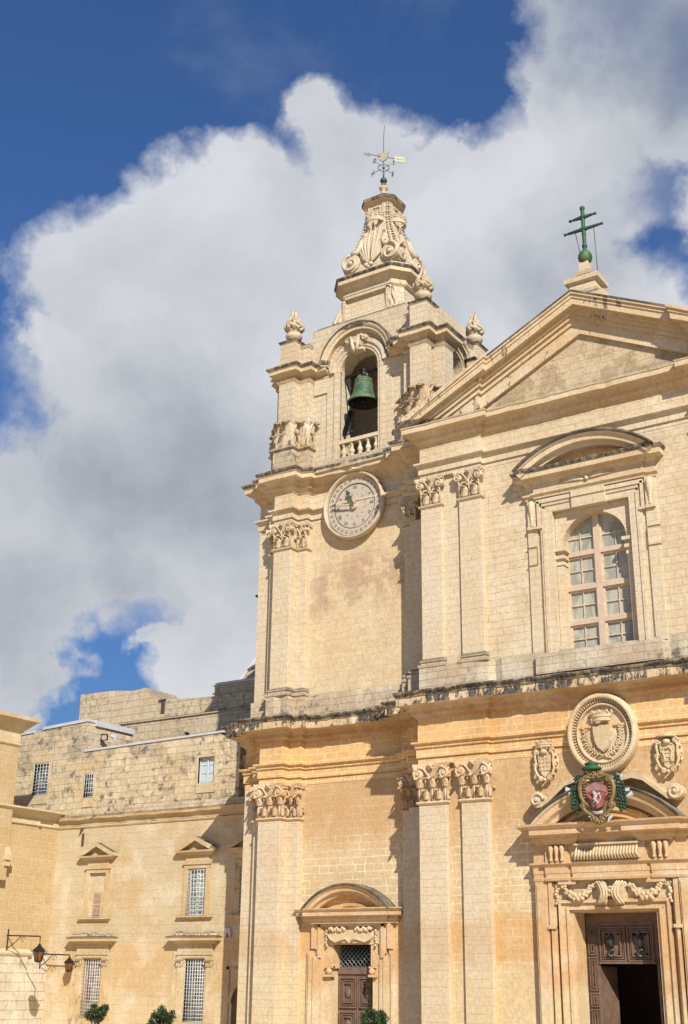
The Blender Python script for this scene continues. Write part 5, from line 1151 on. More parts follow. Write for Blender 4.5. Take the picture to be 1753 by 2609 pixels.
# ---------------------------------------------------------------- painted arms over the portal
GX, GY = -.05, -.95
ga = thing('painted_coat_of_arms', (GX, GY, 7.2), 'painted coat of arms with green hat and tassels, hung on the portal pediment', 'coat of arms')
mb = MB(); mb.lathe((GX - .16, GY, 8.80), [(0, .0), (.30, .0), (.33, .04), (.31, .09), (.2, .12), (.19, .16), (.23, .19), (.22, .22), (.1, .26), (0, .27)], 20, 'z', 1, .8); mb.build('hat', 'hat_green', ga)
random.seed(4)
for s in (-1, 1):
    mb = MB()
    mb.tube([(GX - .16 + s * x_, GY + .02, z_) for x_, z_ in ((.2, 8.74), (.32, 8.62), (.5, 8.66), (.62, 8.55))], .035, 6)
    for c in range(4):
        for i in range(11 - abs(c - 1)):
            zz = 8.62 - .105 * i - .03 * c
            xx = GX + s * (.53 + .092 * c + .010 * i) + random.uniform(-.015, .015); zz += random.uniform(-.02, .02)
            if c == 3 and i < 2: continue
            mb.tube([(xx, GY + .03 - .03 * (i % 2), zz + .05), (xx + .01 * s, GY + .0, zz), (xx, GY + .03, zz - .055)], [.025, .052, .038], 6)
    mb.build('tassels', 'tassel_green', ga)
mb = MB()
for s in (-1, 1):
    mb.tube([(GX + s * x_, GY - .08, z_) for x_, z_ in ((.12, 8.52), (.28, 8.58), (.40, 8.48), (.46, 8.25), (.44, 8.0), (.36, 7.82), (.40, 7.66), (.30, 7.52), (.14, 7.42), (.06, 7.28))], [.05, .06, .07, .065, .06, .055, .06, .055, .05, .04], 7)
    mb.spiral(GX + s * .36, GY - .10, 8.46, .11, 1.3, .035, s, 0, thick=.06); mb.spiral(GX + s * .38, GY - .10, 7.72, .10, 1.2, .035, -s, 0, thick=.06); mb.spiral(GX + s * .12, GY - .10, 7.34, .10, 1.2, .035, s, 0, thick=.06)
    for i in range(5): mb.tube([(GX + s * .42, GY - .06, 8.34 - .09 * i), (GX + s * .30, GY - .10, 8.30 - .09 * i)], [.03, .03], 5)
    mb.spiral(GX + s * .12, GY - .10, 8.62, .10, 1.2, .035, -s, 0, thick=.06)
for i in range(5): mb.tube([(GX, GY - .08, 8.50), (GX + .10 * math.cos(PI * i / 4), GY - .14, 8.54 + .12 * math.sin(PI * i / 4))], [.025, .045], 5)
for i in range(5): mb.tube([(GX + .02, GY - .08, 7.32), (GX + .02 + .16 * math.cos(PI + PI * i / 4), GY - .12, 7.28 + .12 * math.sin(PI + PI * i / 4))], [.03, .05], 5)
mb.prism([(GX - .3, 8.45), (GX - .42, 8.2), (GX - .36, 7.85), (GX - .2, 7.55), (GX, 7.4), (GX + .2, 7.55), (GX + .36, 7.85), (GX + .42, 8.2), (GX + .3, 8.45)][::1], GY - .02, GY + .08)
mb.v = [(GX + (a - GX) * 1.22, b_, 7.9 + (c_ - 7.9) * 1.04) for a, b_, c_ in mb.v]
mb.build('gilt_frame', 'gilt', ga)
sh_ = [(GX, 7.60), (GX + .18, 7.68), (GX + .22, 7.86), (GX + .34, 8.02), (GX + .31, 8.28), (GX + .12, 8.34), (GX, 8.42), (GX - .16, 8.36), (GX - .34, 8.26), (GX - .30, 8.02), (GX - .18, 7.9), (GX - .16, 7.7)]
mb = MB(); mb.prism(sh_, GY - .13, GY); mb.v = [(GX + (a - GX) * 1.12, b_, c_) for a, b_, c_ in mb.v]; mb.build('shield', 'shield_red', ga)
mb = MB(); mb.prism([(GX + .30, 8.08), (GX + .29, 8.26), (GX + .12, 8.32), (GX, 8.40), (GX - .16, 8.34), (GX - .32, 8.25), (GX - .29, 8.08), (GX - .1, 8.16), (GX + .1, 8.14)], GY - .15, GY - .05); mb.v = [(GX + (a - GX) * 1.12, b_, c_) for a, b_, c_ in mb.v]; mb.build('shield_chief', 'shield_pink', ga)
mb = MB(); mb.tube([(GX - .08, GY - .16, 8.12), (GX + .0, GY - .18, 8.0), (GX - .06, GY - .17, 7.88), (GX + .05, GY - .17, 7.78), (GX - .02, GY - .16, 7.70)], [.05, .06, .055, .05, .03], 7)
mb.tube([(GX - .02, GY - .17, 8.0), (GX + .12, GY - .16, 8.06)], .03, 6); mb.tube([(GX, GY - .17, 7.84), (GX - .12, GY - .16, 7.76)], .03, 6); mb.tube([(GX + .06, GY - .16, 7.78), (GX + .13, GY - .16, 7.92), (GX + .1, GY - .16, 8.0)], .022, 6)
mb.v = [(GX + (a - GX) * 1.12, b_, c_) for a, b_, c_ in mb.v]; mb.build('white_figure', 'figure_white', ga)
mb = MB(); mb.tube([(GX - .17, GY - .09, 7.50), (GX, GY - .13, 7.46), (GX + .17, GY - .09, 7.50)], .055, 6); mb.build('ribbon', 'figure_white', ga)
mb = MB()
for (cx_, cz_, an) in ((GX - .98, 8.28, 1.7), (GX + .72, 8.60, -.9), (GX + .98, 7.98, -2.0), (GX + .30, 7.30, -2.6), (GX - .26, 7.34, 2.6)):
    mb.prism([(-.07, -.12), (.07, -.12), (0, .14)], -.02, .02, mat=Matrix.Translation((cx_, GY + .08, cz_)) @ Matrix.Rotation(an, 4, 'Y'))
mb.box(GX - 1.0, GX + 1.0, GY + .07, GY + .10, 8.1, 8.2); mb.box(GX - .05, GX + .05, GY + .06, GY + .09, 7.3, 8.8)
mb.build('cross_points', 'cross_silver', ga)
mb = MB(); mb.tube([(GX, GY + .08, 8.0), (GX, -.1, 8.0)], .04, 6); mb.tube([(GX, GY + .08, 7.45), (GX, -.3, 7.3)], .04, 6); mb.build('bracket', 'dark_iron', ga)

# small spout and lead pipe on the tower
mb = MB(); mb.box(-16.15, -15.75, 2.2, 2.35, 17.72, 17.8); mb.tube([(-16.0, 2.28, 17.75), (-16.0, 2.28, 17.45)], .04, 6)
tag(mb.build('wall_fitting', 'dark_iron'), 'small dark metal fitting on the left edge of the tower', 'wall fitting')
mb = MB(); mb.tube([(-15.02, 1.82, 13.1), (-15.02, 1.82, 18.2)], .035, 8)
tag(mb.build('lead_pipe', 'lead_pipe'), 'thin grey vertical pipe running up the left corner of the tower', 'pipe')

# ================================================================ PALACE on the left
PY = 4.8
pal = thing('palace', (-22.7, PY, 0), 'two storey plastered palace with pedimented windows, between cathedral and orange wing', 'palace')
def pp(mb, name, mat, parent=None, label=None, bevel=0.0): return mb.build(name, mat, parent or pal, label, bevel)
mb = MB()
cols = [(-29.4, -27.1, None), (-27.1, -25.8, [(0.85, 3.3), (4.98, 6.95)]), (-25.8, -21.15, None), (-21.15, -20.04, [(0.85, 3.3), (5.05, 6.95)]), (-20.04, -16.0, None)]
for x0, x1, ho in cols:
    if not ho: mb.box(x0, x1, PY, PY + .5, 0, 9.55)
    else:
        z = 0
        for a, b_ in ho: mb.box(x0, x1, PY, PY + .5, z, a); z = b_
        mb.box(x0, x1, PY, PY + .5, z, 9.55)
pp(mb, 'wall', 'plaster')
mb = MB(); mb.sweep([(-29.3, PY), (-15.9, PY)], [(-.2, 8.98), (.02, 8.98), (.06, 9.04), (.06, 9.10), (.0, 9.12), (.0, 9.22), (.10, 9.28), (.16, 9.36), (.20, 9.36), (.22, 9.46), (.26, 9.52), (.0, 9.58), (-.2, 9.58)], wear=.02); pp(mb, 'cornice', 'palace_trim')
mb = MB(); mb.box(-25.4, -16, PY - .12, PY + .4, 9.55, 9.82); mb.box(-29.3, -25.4, PY - .05, PY + .4, 9.55, 9.66); pp(mb, 'ledge', 'stone_weathered')
def grille(mb, x0, x1, z0, z1, y, nx, nz, r=.014, bow=0.0):
    for i in range(nx + 1): xx = x0 + (x1 - x0) * i / nx; mb.tube([(xx, y - bow, z0), (xx, y - bow, z1)], r, 5)
    for j in range(nz + 1): zz = z0 + (z1 - z0) * j / nz; mb.tube([(x0, y - bow, zz), (x1, y - bow, zz)], r, 5)
    if bow:
        for j in range(nz + 1):
            zz = z0 + (z1 - z0) * j / nz
            for xx in (x0, x1): mb.tube([(xx, y - bow, zz), (xx, y + .1, zz)], r, 5)
def upper_window(cx, blind):
    fm = MB()
    for s in (-1, 1):
        xa, xb = sorted((cx + s * .50, cx + s * .70)); fm.box(xa, xb, PY - .07, PY + .2, 5.0, 7.05)
        xa, xb = sorted((cx + s * .70, cx + s * .76)); fm.box(xa, xb, PY - .04, PY + .2, 5.0, 7.1)
    fm.box(cx - .70, cx + .70, PY - .072, PY + .2, 6.95, 7.12); fm.box(cx - .78, cx + .78, PY - .12, PY + .2, 7.12, 7.2); fm.box(cx - .66, cx + .66, PY - .06, PY + .2, 7.2, 7.5)
    w_ = pp(fm, 'window', 'palace_trim', label='bricked up window with a small shutter' if blind else 'barred upper window with a pointed pediment')
    hd = MB(); hd.sweep([(cx - .78, PY + .1), (cx - .78, PY - .03), (cx + .78, PY - .03), (cx + .78, PY + .1)], [(-.1, 7.48), (.06, 7.5), (.16, 7.58), (.26, 7.62), (.28, 7.7), (-.1, 7.74)])
    for s in (-1, 1):
        q = [(cx + s * 1.12, 7.66), (cx + s * 1.12, 7.78), (cx, 8.28), (cx, 8.10), (cx + s * .75, 7.74)]
        hd.prism(q[::-1] if s < 0 else q, PY - .30, PY + .1)
    hd.prism([(cx - .8, 7.7), (cx + .8, 7.7), (cx, 8.12)], PY - .06, PY + .1)
    hd.build('pediment', 'palace_trim', w_)
    sl = MB(); sl.sweep([(cx - .84, PY + .1), (cx - .84, PY - .05), (cx + .84, PY - .05), (cx + .84, PY + .1)], [(-.1, 4.86), (.02, 4.86), (.08, 4.92), (.12, 4.96), (.12, 5.02), (-.1, 5.03)]); sl.build('sill', 'palace_trim', w_)
    if blind:
        f_ = MB(); f_.box(cx - .52, cx + .52, PY + .06, PY + .3, 5.0, 6.96); f_.build('infill', 'plaster', w_)
        f_ = MB(); f_.box(cx - .20, cx + .30, PY + .01, PY + .1, 5.05, 6.12)
        for i in range(18):
            zz = 5.13 + i * .054
            if 8 < i < 10: continue
            f_.box(cx - .15, cx + .25, PY - .02, PY + .05, zz, zz + .032)
        f_.build('shutter', 'shutter_grey', w_)
    else:
        f_ = MB(); f_.box(cx - .48, cx + .48, PY + .14, PY + .18, 5.0, 6.95); f_.build('glass_pane', 'pane_mint', w_)
        f_ = MB(); f_.box(cx - .03, cx + .03, PY + .08, PY + .14, 5.0, 6.95); f_.box(cx - .5, cx - .42, PY + .08, PY + .14, 5, 6.95); f_.box(cx + .42, cx + .5, PY + .08, PY + .14, 5, 6.95)
        for zz in (5.5, 6.0, 6.45): f_.box(cx - .42, cx + .42, PY + .10, PY + .14, zz, zz + .03)
        f_.build('sash', 'paint_white', w_)
        f_ = MB(); grille(f_, cx - .44, cx + .44, 5.06, 6.88, PY - .02, 5, 10, .014, .10); f_.build('grille', 'paint_white', w_)
upper_window(-26.52, True); upper_window(-20.72, False); upper_window(-17.9, False)
def lower_window(cx, x0, x1):
    fm = MB()
    for s in (-1, 1):
        xa, xb = sorted((cx + s * .66, cx + s * .92)); fm.box(xa, xb, PY - .09, PY + .2, 0, 3.0)
        fm.box(xa - .03, xb + .03, PY - .13, PY + .2, 3.0, 3.06); fm.box(xa - .04, xb + .04, PY - .15, PY + .2, 3.26, 3.34); fm.box(xa, xb, PY - .10, PY + .2, 3.06, 3.26)
        xa, xb = sorted((cx + s * .92, cx + s * 1.22)); fm.box(xa, xb, PY - .04, PY + .2, 0, 3.6)
        xa, xb = sorted((cx + s * .55, cx + s * .66)); fm.box(xa, xb, PY - .04, PY + .4, 0, 3.30)
    fm.box(cx - .95, cx + .95, PY - .10, PY + .2, 3.34, 3.46); fm.box(cx - .97, cx + .97, PY - .14, PY + .2, 3.46, 3.54); fm.box(cx - .95, cx + .95, PY - .08, PY + .2, 3.54, 3.92)
    fm.box(cx - .66, cx + .66, PY - .07, PY + .4, 3.30, 3.36)
    fm.box(cx - 1.1, cx + 1.1, PY - .16, PY + .2, .60, .82)
    w_ = pp(fm, 'window', 'palace_trim', label='tall barred ground floor window between small pilasters')
    cp = MB()
    for s in (-1, 1):
        for i in range(4): cp.leaf(cx + s * .79 + (i - 1.5) * .09, PY - .10, 3.04, .10, .2, .09, 2)
        for k in (-1, 1): cp.spiral(cx + s * .79 + k * .12, PY - .16, 3.22, .05, 1.2, .02, k, 0, thick=.04)
    cp.build('capital', 'palace_trim', w_)
    hd = MB(); hd.sweep([(cx - 1.05, PY + .1), (cx - 1.05, PY - .08), (cx + 1.05, PY - .08), (cx + 1.05, PY + .1)], [(-.1, 3.88), (.04, 3.9), (.1, 3.97), (.26, 4.02), (.30, 4.02), (.30, 4.12), (.36, 4.18), (.2, 4.22), (-.1, 4.25)]); hd.build('cornice', 'palace_trim', w_)
    rb = MB(); random.seed(int(cx * 10))
    for i in range(14): rb.ball((cx - 1.1 + 2.2 * i / 13, PY - .14, 4.26), random.uniform(.05, .15), 7, 5, sz=random.uniform(.5, 1.1))
    rb.build('worn_carving', 'stone_weathered', w_)
    f_ = MB(); f_.box(cx - .6, cx + .6, PY + .25, PY + .3, .8, 3.35); f_.build('glass_pane', 'pane_dark', w_)
    f_ = MB(); grille(f_, x0, x1, .88, 3.26, PY + .02, 8, 17, .016); f_.build('grille', 'paint_white' if cx > -22 else 'grille_red', w_)
plain('grille_red', (0.50, 0.38, 0.34), 0.6, 0, col2=(.62, .56, .52))
lower_window(-26.45, -27.02, -25.88); lower_window(-20.60, -21.15, -20.05)
mb = MB(); mb.box(-18.9, -18.75, PY - .05, PY + .1, 0, 3.0); mb.box(-18.9, -16.9, PY - .05, PY + .1, 2.9, 3.0); mb.arcsweep(-17.75, 1.6, PY, [(.85, 0), (.85, .08), (1.0, .08), (1.0, 0)], PI, 0, 16); dd_ = pp(mb, 'doorway', 'palace_trim')
mb = MB(); mb.prism([(-18.6, 0), (-16.9, 0)] + arc_pts(-17.75, 1.6, .85, 0, PI, 12), PY - .012, PY + .01); mb.build('door', 'wood_dark', dd_)
mb = MB(); mb.prism([(-27.95, 8.60), (-27.62, 8.98), (-27.85, 8.98)][::1], PY - .02, PY + .01); mb.box(-27.72, -27.60, PY - .05, PY + .01, 8.2, 8.75); pp(mb, 'downpipe_spout', 'wood_dark')

# rough upper storeys ------------------------------------------------
st = thing('rooftop_house', (-28, PY + 1, 9.6), 'rough weathered stone storey standing on the roof of the palace', 'building')
def holed(mb, x0, x1, zt0, zt1, y0, y1, z0, holes):
    xs = sorted({x0, x1, *[h[0] for h in holes], *[h[1] for h in holes]})
    for a, b_ in zip(xs, xs[1:]):
        hs = [h for h in holes if h[0] <= a + 1e-6 and h[1] >= b_ - 1e-6]
        ta = zt0 + (zt1 - zt0) * (a - x0) / (x1 - x0); tb = zt0 + (zt1 - zt0) * (b_ - x0) / (x1 - x0)
        if hs:
            h = hs[0]; mb.box(a, b_, y0, y1, z0, h[2]); mb.prism([(a, h[3]), (b_, h[3]), (b_, tb), (a, ta)], y0, y1)
        else: mb.prism([(a, z0), (b_, z0), (b_, tb), (a, ta)], y0, y1)
mb = MB(); holed(mb, -34, -28.0, 13.7, 14.0, PY + .02, PY + .5, 9.5, [(-31.35, -30.3, 10.7, 12.22)]); mb.box(-28.5, -28.0, PY + .5, PY + 3.2, 9.5, 13.95); mb.box(-34, -33.5, PY + .5, PY + 3.2, 9.5, 13.7)
mb.build('tall_block', 'rubble', st)
mb = MB(); holed(mb, -28.0, -19.9, 12.55, 12.72, PY + .03, PY + .5, 9.5, [(-27.9, -27.28, 10.37, 11.48), (-21.0, -20.08, 10.57, 11.70)])
mb.prism([(-19.9, 9.5), (-18.7, 9.5), (-18.7, 12.05), (-19.2, 12.4), (-19.9, 12.70)], PY + .03, PY + .5)
mb.box(-18.7, -15.8, PY + .3, PY + .8, 9.5, 11.55); mb.build('wall', 'rubble', st)
mb = MB(); mb.box(-28.05, -19.75, PY - .02, PY + .55, 12.62, 12.72) if False else None
mb = MB()
q = [(-28.1, 12.55), (-19.6, 12.71), (-19.6, 12.80), (-28.1, 12.64)]; mb.prism(q, PY - .02, PY + .55)
mb.prism([(-31.0, 13.86), (-27.95, 14.0), (-27.95, 14.14), (-31.0, 14.0)], PY - .03, PY + .55); mb.prism([(-34, 13.66), (-31.6, 13.78), (-31.6, 13.9), (-34, 13.82)], PY - .03, PY + .55)
mb.box(-28.06, -27.9, PY + .5, PY + 3.2, 13.86, 14.12) ; mb.box(-18.75, -15.8, PY + .25, PY + .85, 11.55, 11.64)
mb.build('white_coping', 'coping_white', st)
mb = MB(); mb.box(-28.0, -15.9, PY + .5, 11.8, 11.9, 12.1); mb.box(-33.5, -28.3, PY + .4, PY + 3.2, 13.5, 13.6); mb.build('roof', 'stone_weathered', st)
def rough_window(x0, x1, z0, z1, kind):
    f_ = MB(); t_ = .10
    f_.box(x0 - t_, x0, PY - .01, PY + .3, z0 - t_, z1 + t_); f_.box(x1, x1 + t_, PY - .01, PY + .3, z0 - t_, z1 + t_); f_.box(x0, x1, PY - .01, PY + .3, z0 - t_, z0); f_.box(x0, x1, PY - .01, PY + .3, z1, z1 + t_)
    f_.box(x0 - .05, x1 + .05, PY - .01, PY + .3, z0 - .42, z0 - t_)
    w_ = f_.build('window', 'plaster', st, label={'wide': 'white barred window', 'small': 'small white barred window', 'shut': 'window with pale blue shutters'}[kind])
    p_ = MB(); p_.box(x0, x1, PY + .28, PY + .32, z0, z1); p_.build('glass_pane', 'pane_dark', w_)
    if kind == 'shut':
        s_ = MB(); c = (x0 + x1) / 2
        for a, b_ in ((x0, c - .02), (c + .05, x1)):
            s_.box(a, b_, PY + .2, PY + .26, z0, z1)
        s_.box(x0, x0 + .05, PY + .12, PY + .2, z0, z1); s_.box(x1 - .05, x1, PY + .12, PY + .2, z0, z1); s_.box(c - .03, c + .03, PY + .12, PY + .2, z0, z1); s_.box(x0, x1, PY + .122, PY + .2, z1 - .05, z1); s_.box(x0, x1, PY + .122, PY + .2, z0, z0 + .05)
        s_.build('sash', 'paint_white', w_)
        s_ = MB()
        for a, b_ in ((x0 + .08, c - .06), (c + .06, x1 - .08)):
            for k in range(3): zz = z0 + .08 + k * .36; s_.box(a, b_, PY + .17, PY + .21, zz, zz + .30)
        s_.build('shutter_panel', 'shutter_blue', w_)
    else:
        g_ = MB(); grille(g_, x0 + .03, x1 - .02, z0 + .03, z1 - .03, PY + .03, 5 if kind == 'wide' else 4, 9 if kind == 'wide' else 5, .014, .04); g_.build('grille', 'paint_white', w_)
rough_window(-31.35, -30.3, 10.7, 12.22, 'wide'); rough_window(-27.9, -27.28, 10.37, 11.48, 'small'); rough_window(-21.0, -20.08, 10.57, 11.70, 'shut')
# building further back
bk = thing('stone_house', (-30, 12, 0), 'tall rough stone building behind the rooftop storey, with one tiny dark window', 'building')
mb = MB(); rn = random.Random(5)
zt = [(-35.93, 17.52), (-33.5, 17.45), (-31.9, 17.28), (-31.0, 17.36), (-30.72, 17.0), (-30.45, 16.75), (-30.0, 16.62), (-29.0, 16.52), (-27.5, 16.4), (-26.1, 16.35)]
mb.prism([(-35.93, 9)] + [(-23.4, 9), (-23.4, 16.3)] + zt[::-1], 12.0, 14.5); mb.box(-26.1, -15.0, 11.9, 14.6, 9, 16.86); mb.box(-32.4, -16, 11.7, 12.0, 9, 15.42)
mb.build('wall', 'rubble_far', bk)
mb = MB(); mb.box(-32.5, -16, 11.62, 12.02, 15.40, 15.47); mb.box(-26.2, -15, 11.82, 12.0, 16.42, 16.50); mb.build('string_course', 'stone_weathered', bk)
mb = MB(); mb.box(-26.2, -15.0, 11.8, 14.7, 16.86, 17.0); mb.build('white_coping', 'coping_white', bk)
mb = MB(); mb.box(-29.82, -29.56, 11.97, 12.02, 15.80, 16.45); mb.build('window', 'wood_dark', bk)
mb = MB(); mb.box(-29.98, -29.48, 11.9, 12.02, 16.5, 16.56); mb.build('window_lintel', 'wood_dark', bk)
DX, DY, DZ = -21.6, 18.6, 17.5
dt = thing('small_dome', (DX, DY, DZ), 'rubble stone dome with white ribs peeping out behind the tower', 'dome')
dm = MB(); ring = [(6.6, -1.5), (6.45, 0.0), (5.55, 1.3), (4.4, 2.8), (3.0, 4.1), (0, 5.2)]
vs = [(DX + r * math.cos(PI / 4 + PI / 2 * q) , DY + r * math.sin(PI / 4 + PI / 2 * q), DZ + h) for r, h in ring for q in range(4)]
dm.add(vs, [(4 * i_ + q, 4 * i_ + (q + 1) % 4, 4 * i_ + 4 + (q + 1) % 4, 4 * i_ + 4 + q) for i_ in range(5) for q in range(4)]); dm.build('shell', 'rubble_far', dt)
for a in range(4):
    t = PI / 4 + PI / 2 * a; mb = MB()
    mb.tube([(DX + (r + .06) * math.cos(t), DY + (r + .06) * math.sin(t), DZ + h) for r, h in ring], .11, 6)
    for (r, h) in ((6.0, .65), (4.9, 2.1)):
        for d_ in (-1, 1): mb.tube([(DX + (r + .05) * math.cos(t), DY + (r + .05) * math.sin(t), DZ + h), (DX + (r - .5) * math.cos(t + d_ * .14), DY + (r - .5) * math.sin(t + d_ * .14), DZ + h + .5)], .09, 5)
    mb.build('rib', 'coping_white', dt)

# floodlights
FLG = 'black floodlights on the roofs'
for (p, rz, lab) in (((-27.7, 5.7, 13.35), .5, 'black floodlight fixed below the white coping of the tall rooftop block'), ((-22.5, 5.7, 12.95), -1.2, 'black floodlight lying behind the long white coping, nearer the tower')):
    f_ = thing('floodlight', p, lab, 'floodlight', FLG); mt = Matrix.Translation(p) @ Matrix.Rotation(rz, 4, 'Z') @ Matrix.Rotation(.25, 4, 'X') @ Matrix.Scale(.62, 4)
    m_ = MB(); m_.box(-.26, .26, -.06, .12, -.24, .24, mat=mt); m_.box(-.03, .03, .1, .35, -.25, -.2, mat=mt); m_.box(-.28, .28, -.1, -.05, .2, .26, mat=mt); m_.build('housing', 'dark_iron', f_)
    m_ = MB(); m_.box(-.19, .19, -.075, -.055, -.17, .17, mat=mt); m_.build('lens', 'figure_white', f_)
mb = MB(); mb.box(-27.45, -27.3, 5.95, 6.1, 13.2, 13.5); mb.tube([(-27.38, 6.0, 13.3), (-27.38, 5.8, 13.45)], .05, 6)
tag(mb.build('security_camera', 'paint_white'), 'small white camera beside the floodlight on the tall rooftop block', 'camera')
mb = MB(); mb.box(-19.02, -18.74, PY - .12, PY, 4.12, 4.5); al = mb.build('alarm_box', 'paint_white'); tag(al, 'small white and red alarm box high on the shaded palace wall', 'alarm box')
mb = MB(); mb.prism([(-18.98, 4.13), (-18.78, 4.13), (-18.88, 4.36)], PY - .13, PY - .1); mb.build('alarm_mark', 'alarm_red', al)

# ================================================================ side wing and corner block at the far left
WX = -29.3
wg = thing('side_wing', (-31, 3, 0), 'orange stone wing meeting the palace at a right angle, over a pale stone base', 'building')
def sideb(mb, y0, y1, x0, x1, z0, z1): mb.box(x0, x1, y0, y1, z0, z1)
mb = MB(); sideb(mb, -3, PY + .02, -31.5, WX, 3.6, 9.3); sideb(mb, 1.5, 3.5, WX - .1, WX + .07, 3.6, 9.06); mb.build('wall', 'wing_stone', wg)
mb = MB(); sideb(mb, -3, PY + .01, -31.5, WX + .02, 0, 3.42); sideb(mb, -3, 3.5, -30, WX + .12, 0, 3.42); mb.build('base_wall', 'wing_base', wg)
mb = MB(); mb.sweep([(WX, -3), (WX, PY + .0)], [(-.2, 9.0), (.02, 9.0), (.07, 9.05), (.07, 9.12), (.02, 9.14), (.02, 9.38), (.08, 9.42), (.40, 9.62), (.44, 9.66), (.44, 9.74), (-.2, 9.8)])
mb.sweep([(WX + .08, -3), (WX + .08, 3.5), (WX - .1, 3.5)], [(-.2, 9.001), (.02, 9.001), (.07, 9.051), (.07, 9.121), (.02, 9.141), (.02, 9.381), (.08, 9.421), (.40, 9.621), (.44, 9.661), (.44, 9.741), (-.2, 9.801)])
mb.build('cornice', 'wing_trim', wg); mb = MB(); mb.sweep([(WX + .02, -3), (WX + .02, 3.5), (WX - .1, 3.5)], [(-.1, 3.36), (.12, 3.36), (.16, 3.42), (.18, 3.5), (.14, 3.56), (.09, 3.62), (.05, 3.66), (-.1, 3.68)])
mb.build('string_course', 'wing_trim', wg)
mb = MB(); mb.box(-31.5, -29.4, -3, 4.8, 9.5, 9.72); mb.build('roof', 'stone_weathered', wg)
cb = thing('corner_block', (-31, -2, 0), 'taller stone block with a deep overhanging cornice, rising over the orange side wing', 'building')
mb = MB(); mb.box(-34, -28.9, -8, 1.5, 6.5, 13.0); mb.box(-34, -29.1, -8, .3, 0, 6.5); mb.build('wall', 'wing_stone', cb)
mb = MB(); mb.sweep([(-28.9, -8), (-28.9, 1.5), (-33, 1.5)], [(-.2, 12.35), (.02, 12.35), (.08, 12.42), (.08, 12.48), (.02, 12.5), (.02, 12.95), (.08, 13.0), (.10, 13.06), (.50, 13.45), (.58, 13.5), (.60, 13.66), (-.2, 13.75)]); mb.build('cornice', 'wing_trim', cb)
mb = MB(); mb.box(-33.5, -28.9, -8, 1.5, 13.5, 13.72); mb.build('roof', 'stone_weathered', cb)
mb = MB(); mb.box(-29.2, -28.72, 1.25, 1.62, 7.35, 7.6); mb.box(-29.2, -28.8, 1.3, 1.56, 7.1, 7.35); mb.prism([(-29.1, 7.6), (-28.75, 7.6), (-29.0, 8.1)], 1.3, 1.55); mb.build('corner_bracket', 'wing_trim', cb)

# lanterns
LG = 'wrought iron wall lanterns'
def lantern(px, py_, pz, x_wall, zarm, label, sc_):
    r = thing('wall_lantern', (x_wall, py_, zarm), label, 'lantern', LG)
    m_ = MB(); m_.tube([(x_wall - .1, py_, zarm + .03), (px, py_, zarm - .02)], .028, 6); m_.tube([(px, py_, zarm), (px, py_, pz + .55 * sc_)], .02, 6)
    L = px - x_wall
    m_.tube([(x_wall, py_, zarm - .5), (x_wall + .15, py_, zarm - .45), (x_wall + .35 * L * .8, py_, zarm - .22), (x_wall + .42 * L, py_, zarm)], .02, 6)
    m_.tube([(x_wall + .5 * L + .12 * math.cos(a), py_, zarm - .14 + .10 * math.sin(a)) for a in [i * .6 for i in range(9)]], .012, 5)
    m_.tube([(x_wall + .02, py_, zarm + .3), (x_wall + .02, py_, zarm - .6)], .03, 6)
    m_.build('bracket', 'dark_iron', r)
    m_ = MB(); h = .42 * sc_; a, b_ = .24 * sc_, .16 * sc_
    for i in range(6):
        t0, t1 = PI / 3 * i, PI / 3 * (i + 1); m_.add([(px + b_ * math.cos(t0), py_ + b_ * math.sin(t0), pz - h / 2), (px + b_ * math.cos(t1), py_ + b_ * math.sin(t1), pz - h / 2), (px + a * math.cos(t1), py_ + a * math.sin(t1), pz + h / 2), (px + a * math.cos(t0), py_ + a * math.sin(t0), pz + h / 2)], [(0, 1, 2, 3)])
    m_.build('glass', 'amber_glass', r)
    m_ = MB()
    for i in range(6):
        t0 = PI / 3 * i; m_.tube([(px + b_ * math.cos(t0), py_ + b_ * math.sin(t0), pz - h / 2), (px + a * math.cos(t0), py_ + a * math.sin(t0), pz + h / 2)], .016 * sc_, 5)
    m_.lathe((px, py_, pz + h / 2), [(a * 1.15, -.02), (a * 1.2, .02), (a * .8, .12 * sc_), (a * .35, .2 * sc_), (a * .3, .26 * sc_), (.03, .3 * sc_), (0, .34 * sc_)], 6, smooth=False)
    m_.lathe((px, py_, pz - h / 2), [(0, -.08 * sc_), (.05, -.06 * sc_), (b_ * 1.1, -.02), (b_ * 1.1, .02), (0, .02)], 6, smooth=False)
    m_.build('frame', 'dark_iron', r)
lantern(-27.15, 2.2, 3.36, WX + .12, 4.18, 'larger iron lantern with amber glass on a long bracket over the pale stone base', .98)
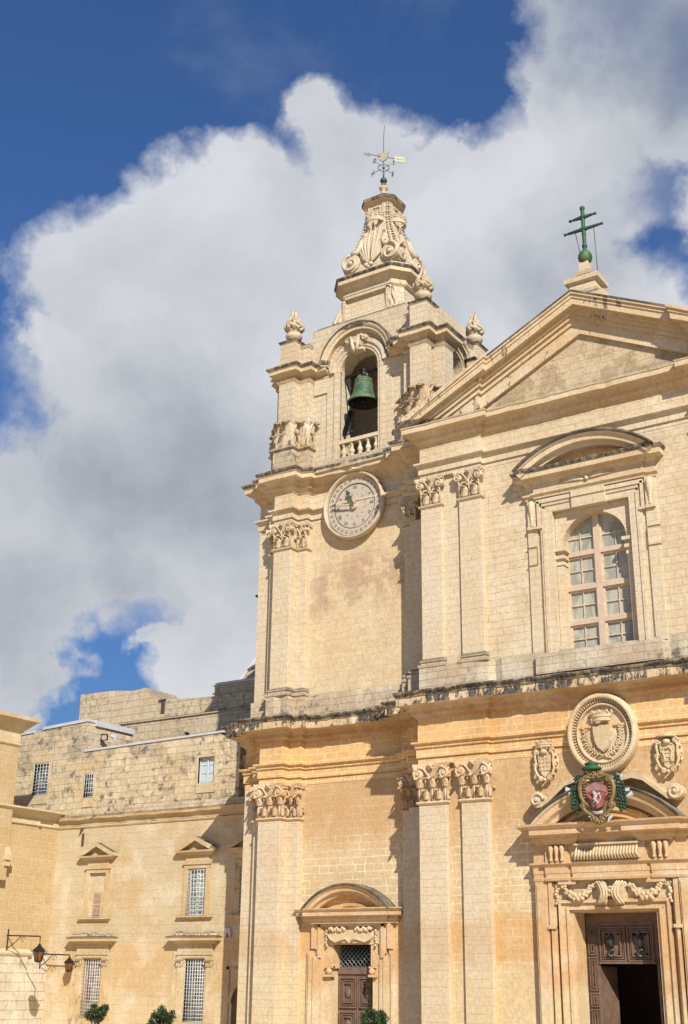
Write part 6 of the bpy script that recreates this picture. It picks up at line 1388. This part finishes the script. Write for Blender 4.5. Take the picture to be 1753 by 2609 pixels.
lantern(-27.45, 4.35, 2.95, WX, 3.46, 'smaller iron lantern beside the palace window with reddish bars', .82)

# ================================================================ shrubs in pots
SG = 'potted shrubs in front of the buildings'
def shrub(x, y, top, r, label, seed):
    rn = random.Random(seed); t_ = thing('potted_shrub', (x, y, 0), label, 'shrub', SG)
    m_ = MB(); m_.lathe((x, y, 0), [(0, 0), (.26, 0), (.30, .1), (.36, .5), (.40, .55), (.40, .62), (.34, .62), (.33, .56), (0, .54)], 16); m_.build('pot', 'terracotta', t_)
    m_ = MB(); cz_ = top - r * .85; tips = []
    for i in range(15):
        a = rn.uniform(0, 2 * PI); rr = r * rn.uniform(.25, 1.0); tip = (x + rr * math.cos(a), y + rr * math.sin(a), cz_ + rn.uniform(-.5, .8) * r); tips.append(tip)
        m_.tube([(x, y, .5), (x + rr * .3 * math.cos(a), y + rr * .3 * math.sin(a), (cz_ + .5) / 2), tip], [.03, .02, .008], 5)
    m_.build('trunk', 'bark', t_)
    m_ = MB()
    for tp in tips + [(x + rn.uniform(-.4, .4) * r, y + rn.uniform(-.4, .4) * r, cz_ + rn.uniform(-.4, .3) * r) for _ in range(4)]:
        c = Vector(tp); cr_ = rn.uniform(.20, .38) * r
        for k in range(150):
            d = Vector((rn.gauss(0, 1), rn.gauss(0, 1), rn.gauss(0, 1))).normalized(); p = c + d * cr_ * rn.uniform(.2, 1.15)
            ax = Vector((rn.gauss(0, 1), rn.gauss(0, 1), rn.gauss(0, .6))).normalized(); dd = (d + ax * .7 + Vector((0, 0, .5))).normalized(); sd_ = dd.cross(ax).normalized() * .021; ln = rn.uniform(.07, .13)
            m_.add([p, p + dd * ln * .5 + sd_, p + dd * ln, p + dd * ln * .5 - sd_], [(0, 1, 2, 3)])
    m_.build('crown', 'leaf_a', t_)
shrub(-18.55, -3.0, 1.58, .31, 'potted green shrub in front of the palace window with reddish bars', 1)
shrub(-15.55, -3.0, 1.55, .44, 'wider potted shrub with two humps between the two barred windows', 2)
shrub(-6.95, -3.0, 1.64, .34, 'dense round potted shrub in front of the small side door of the tower', 3)
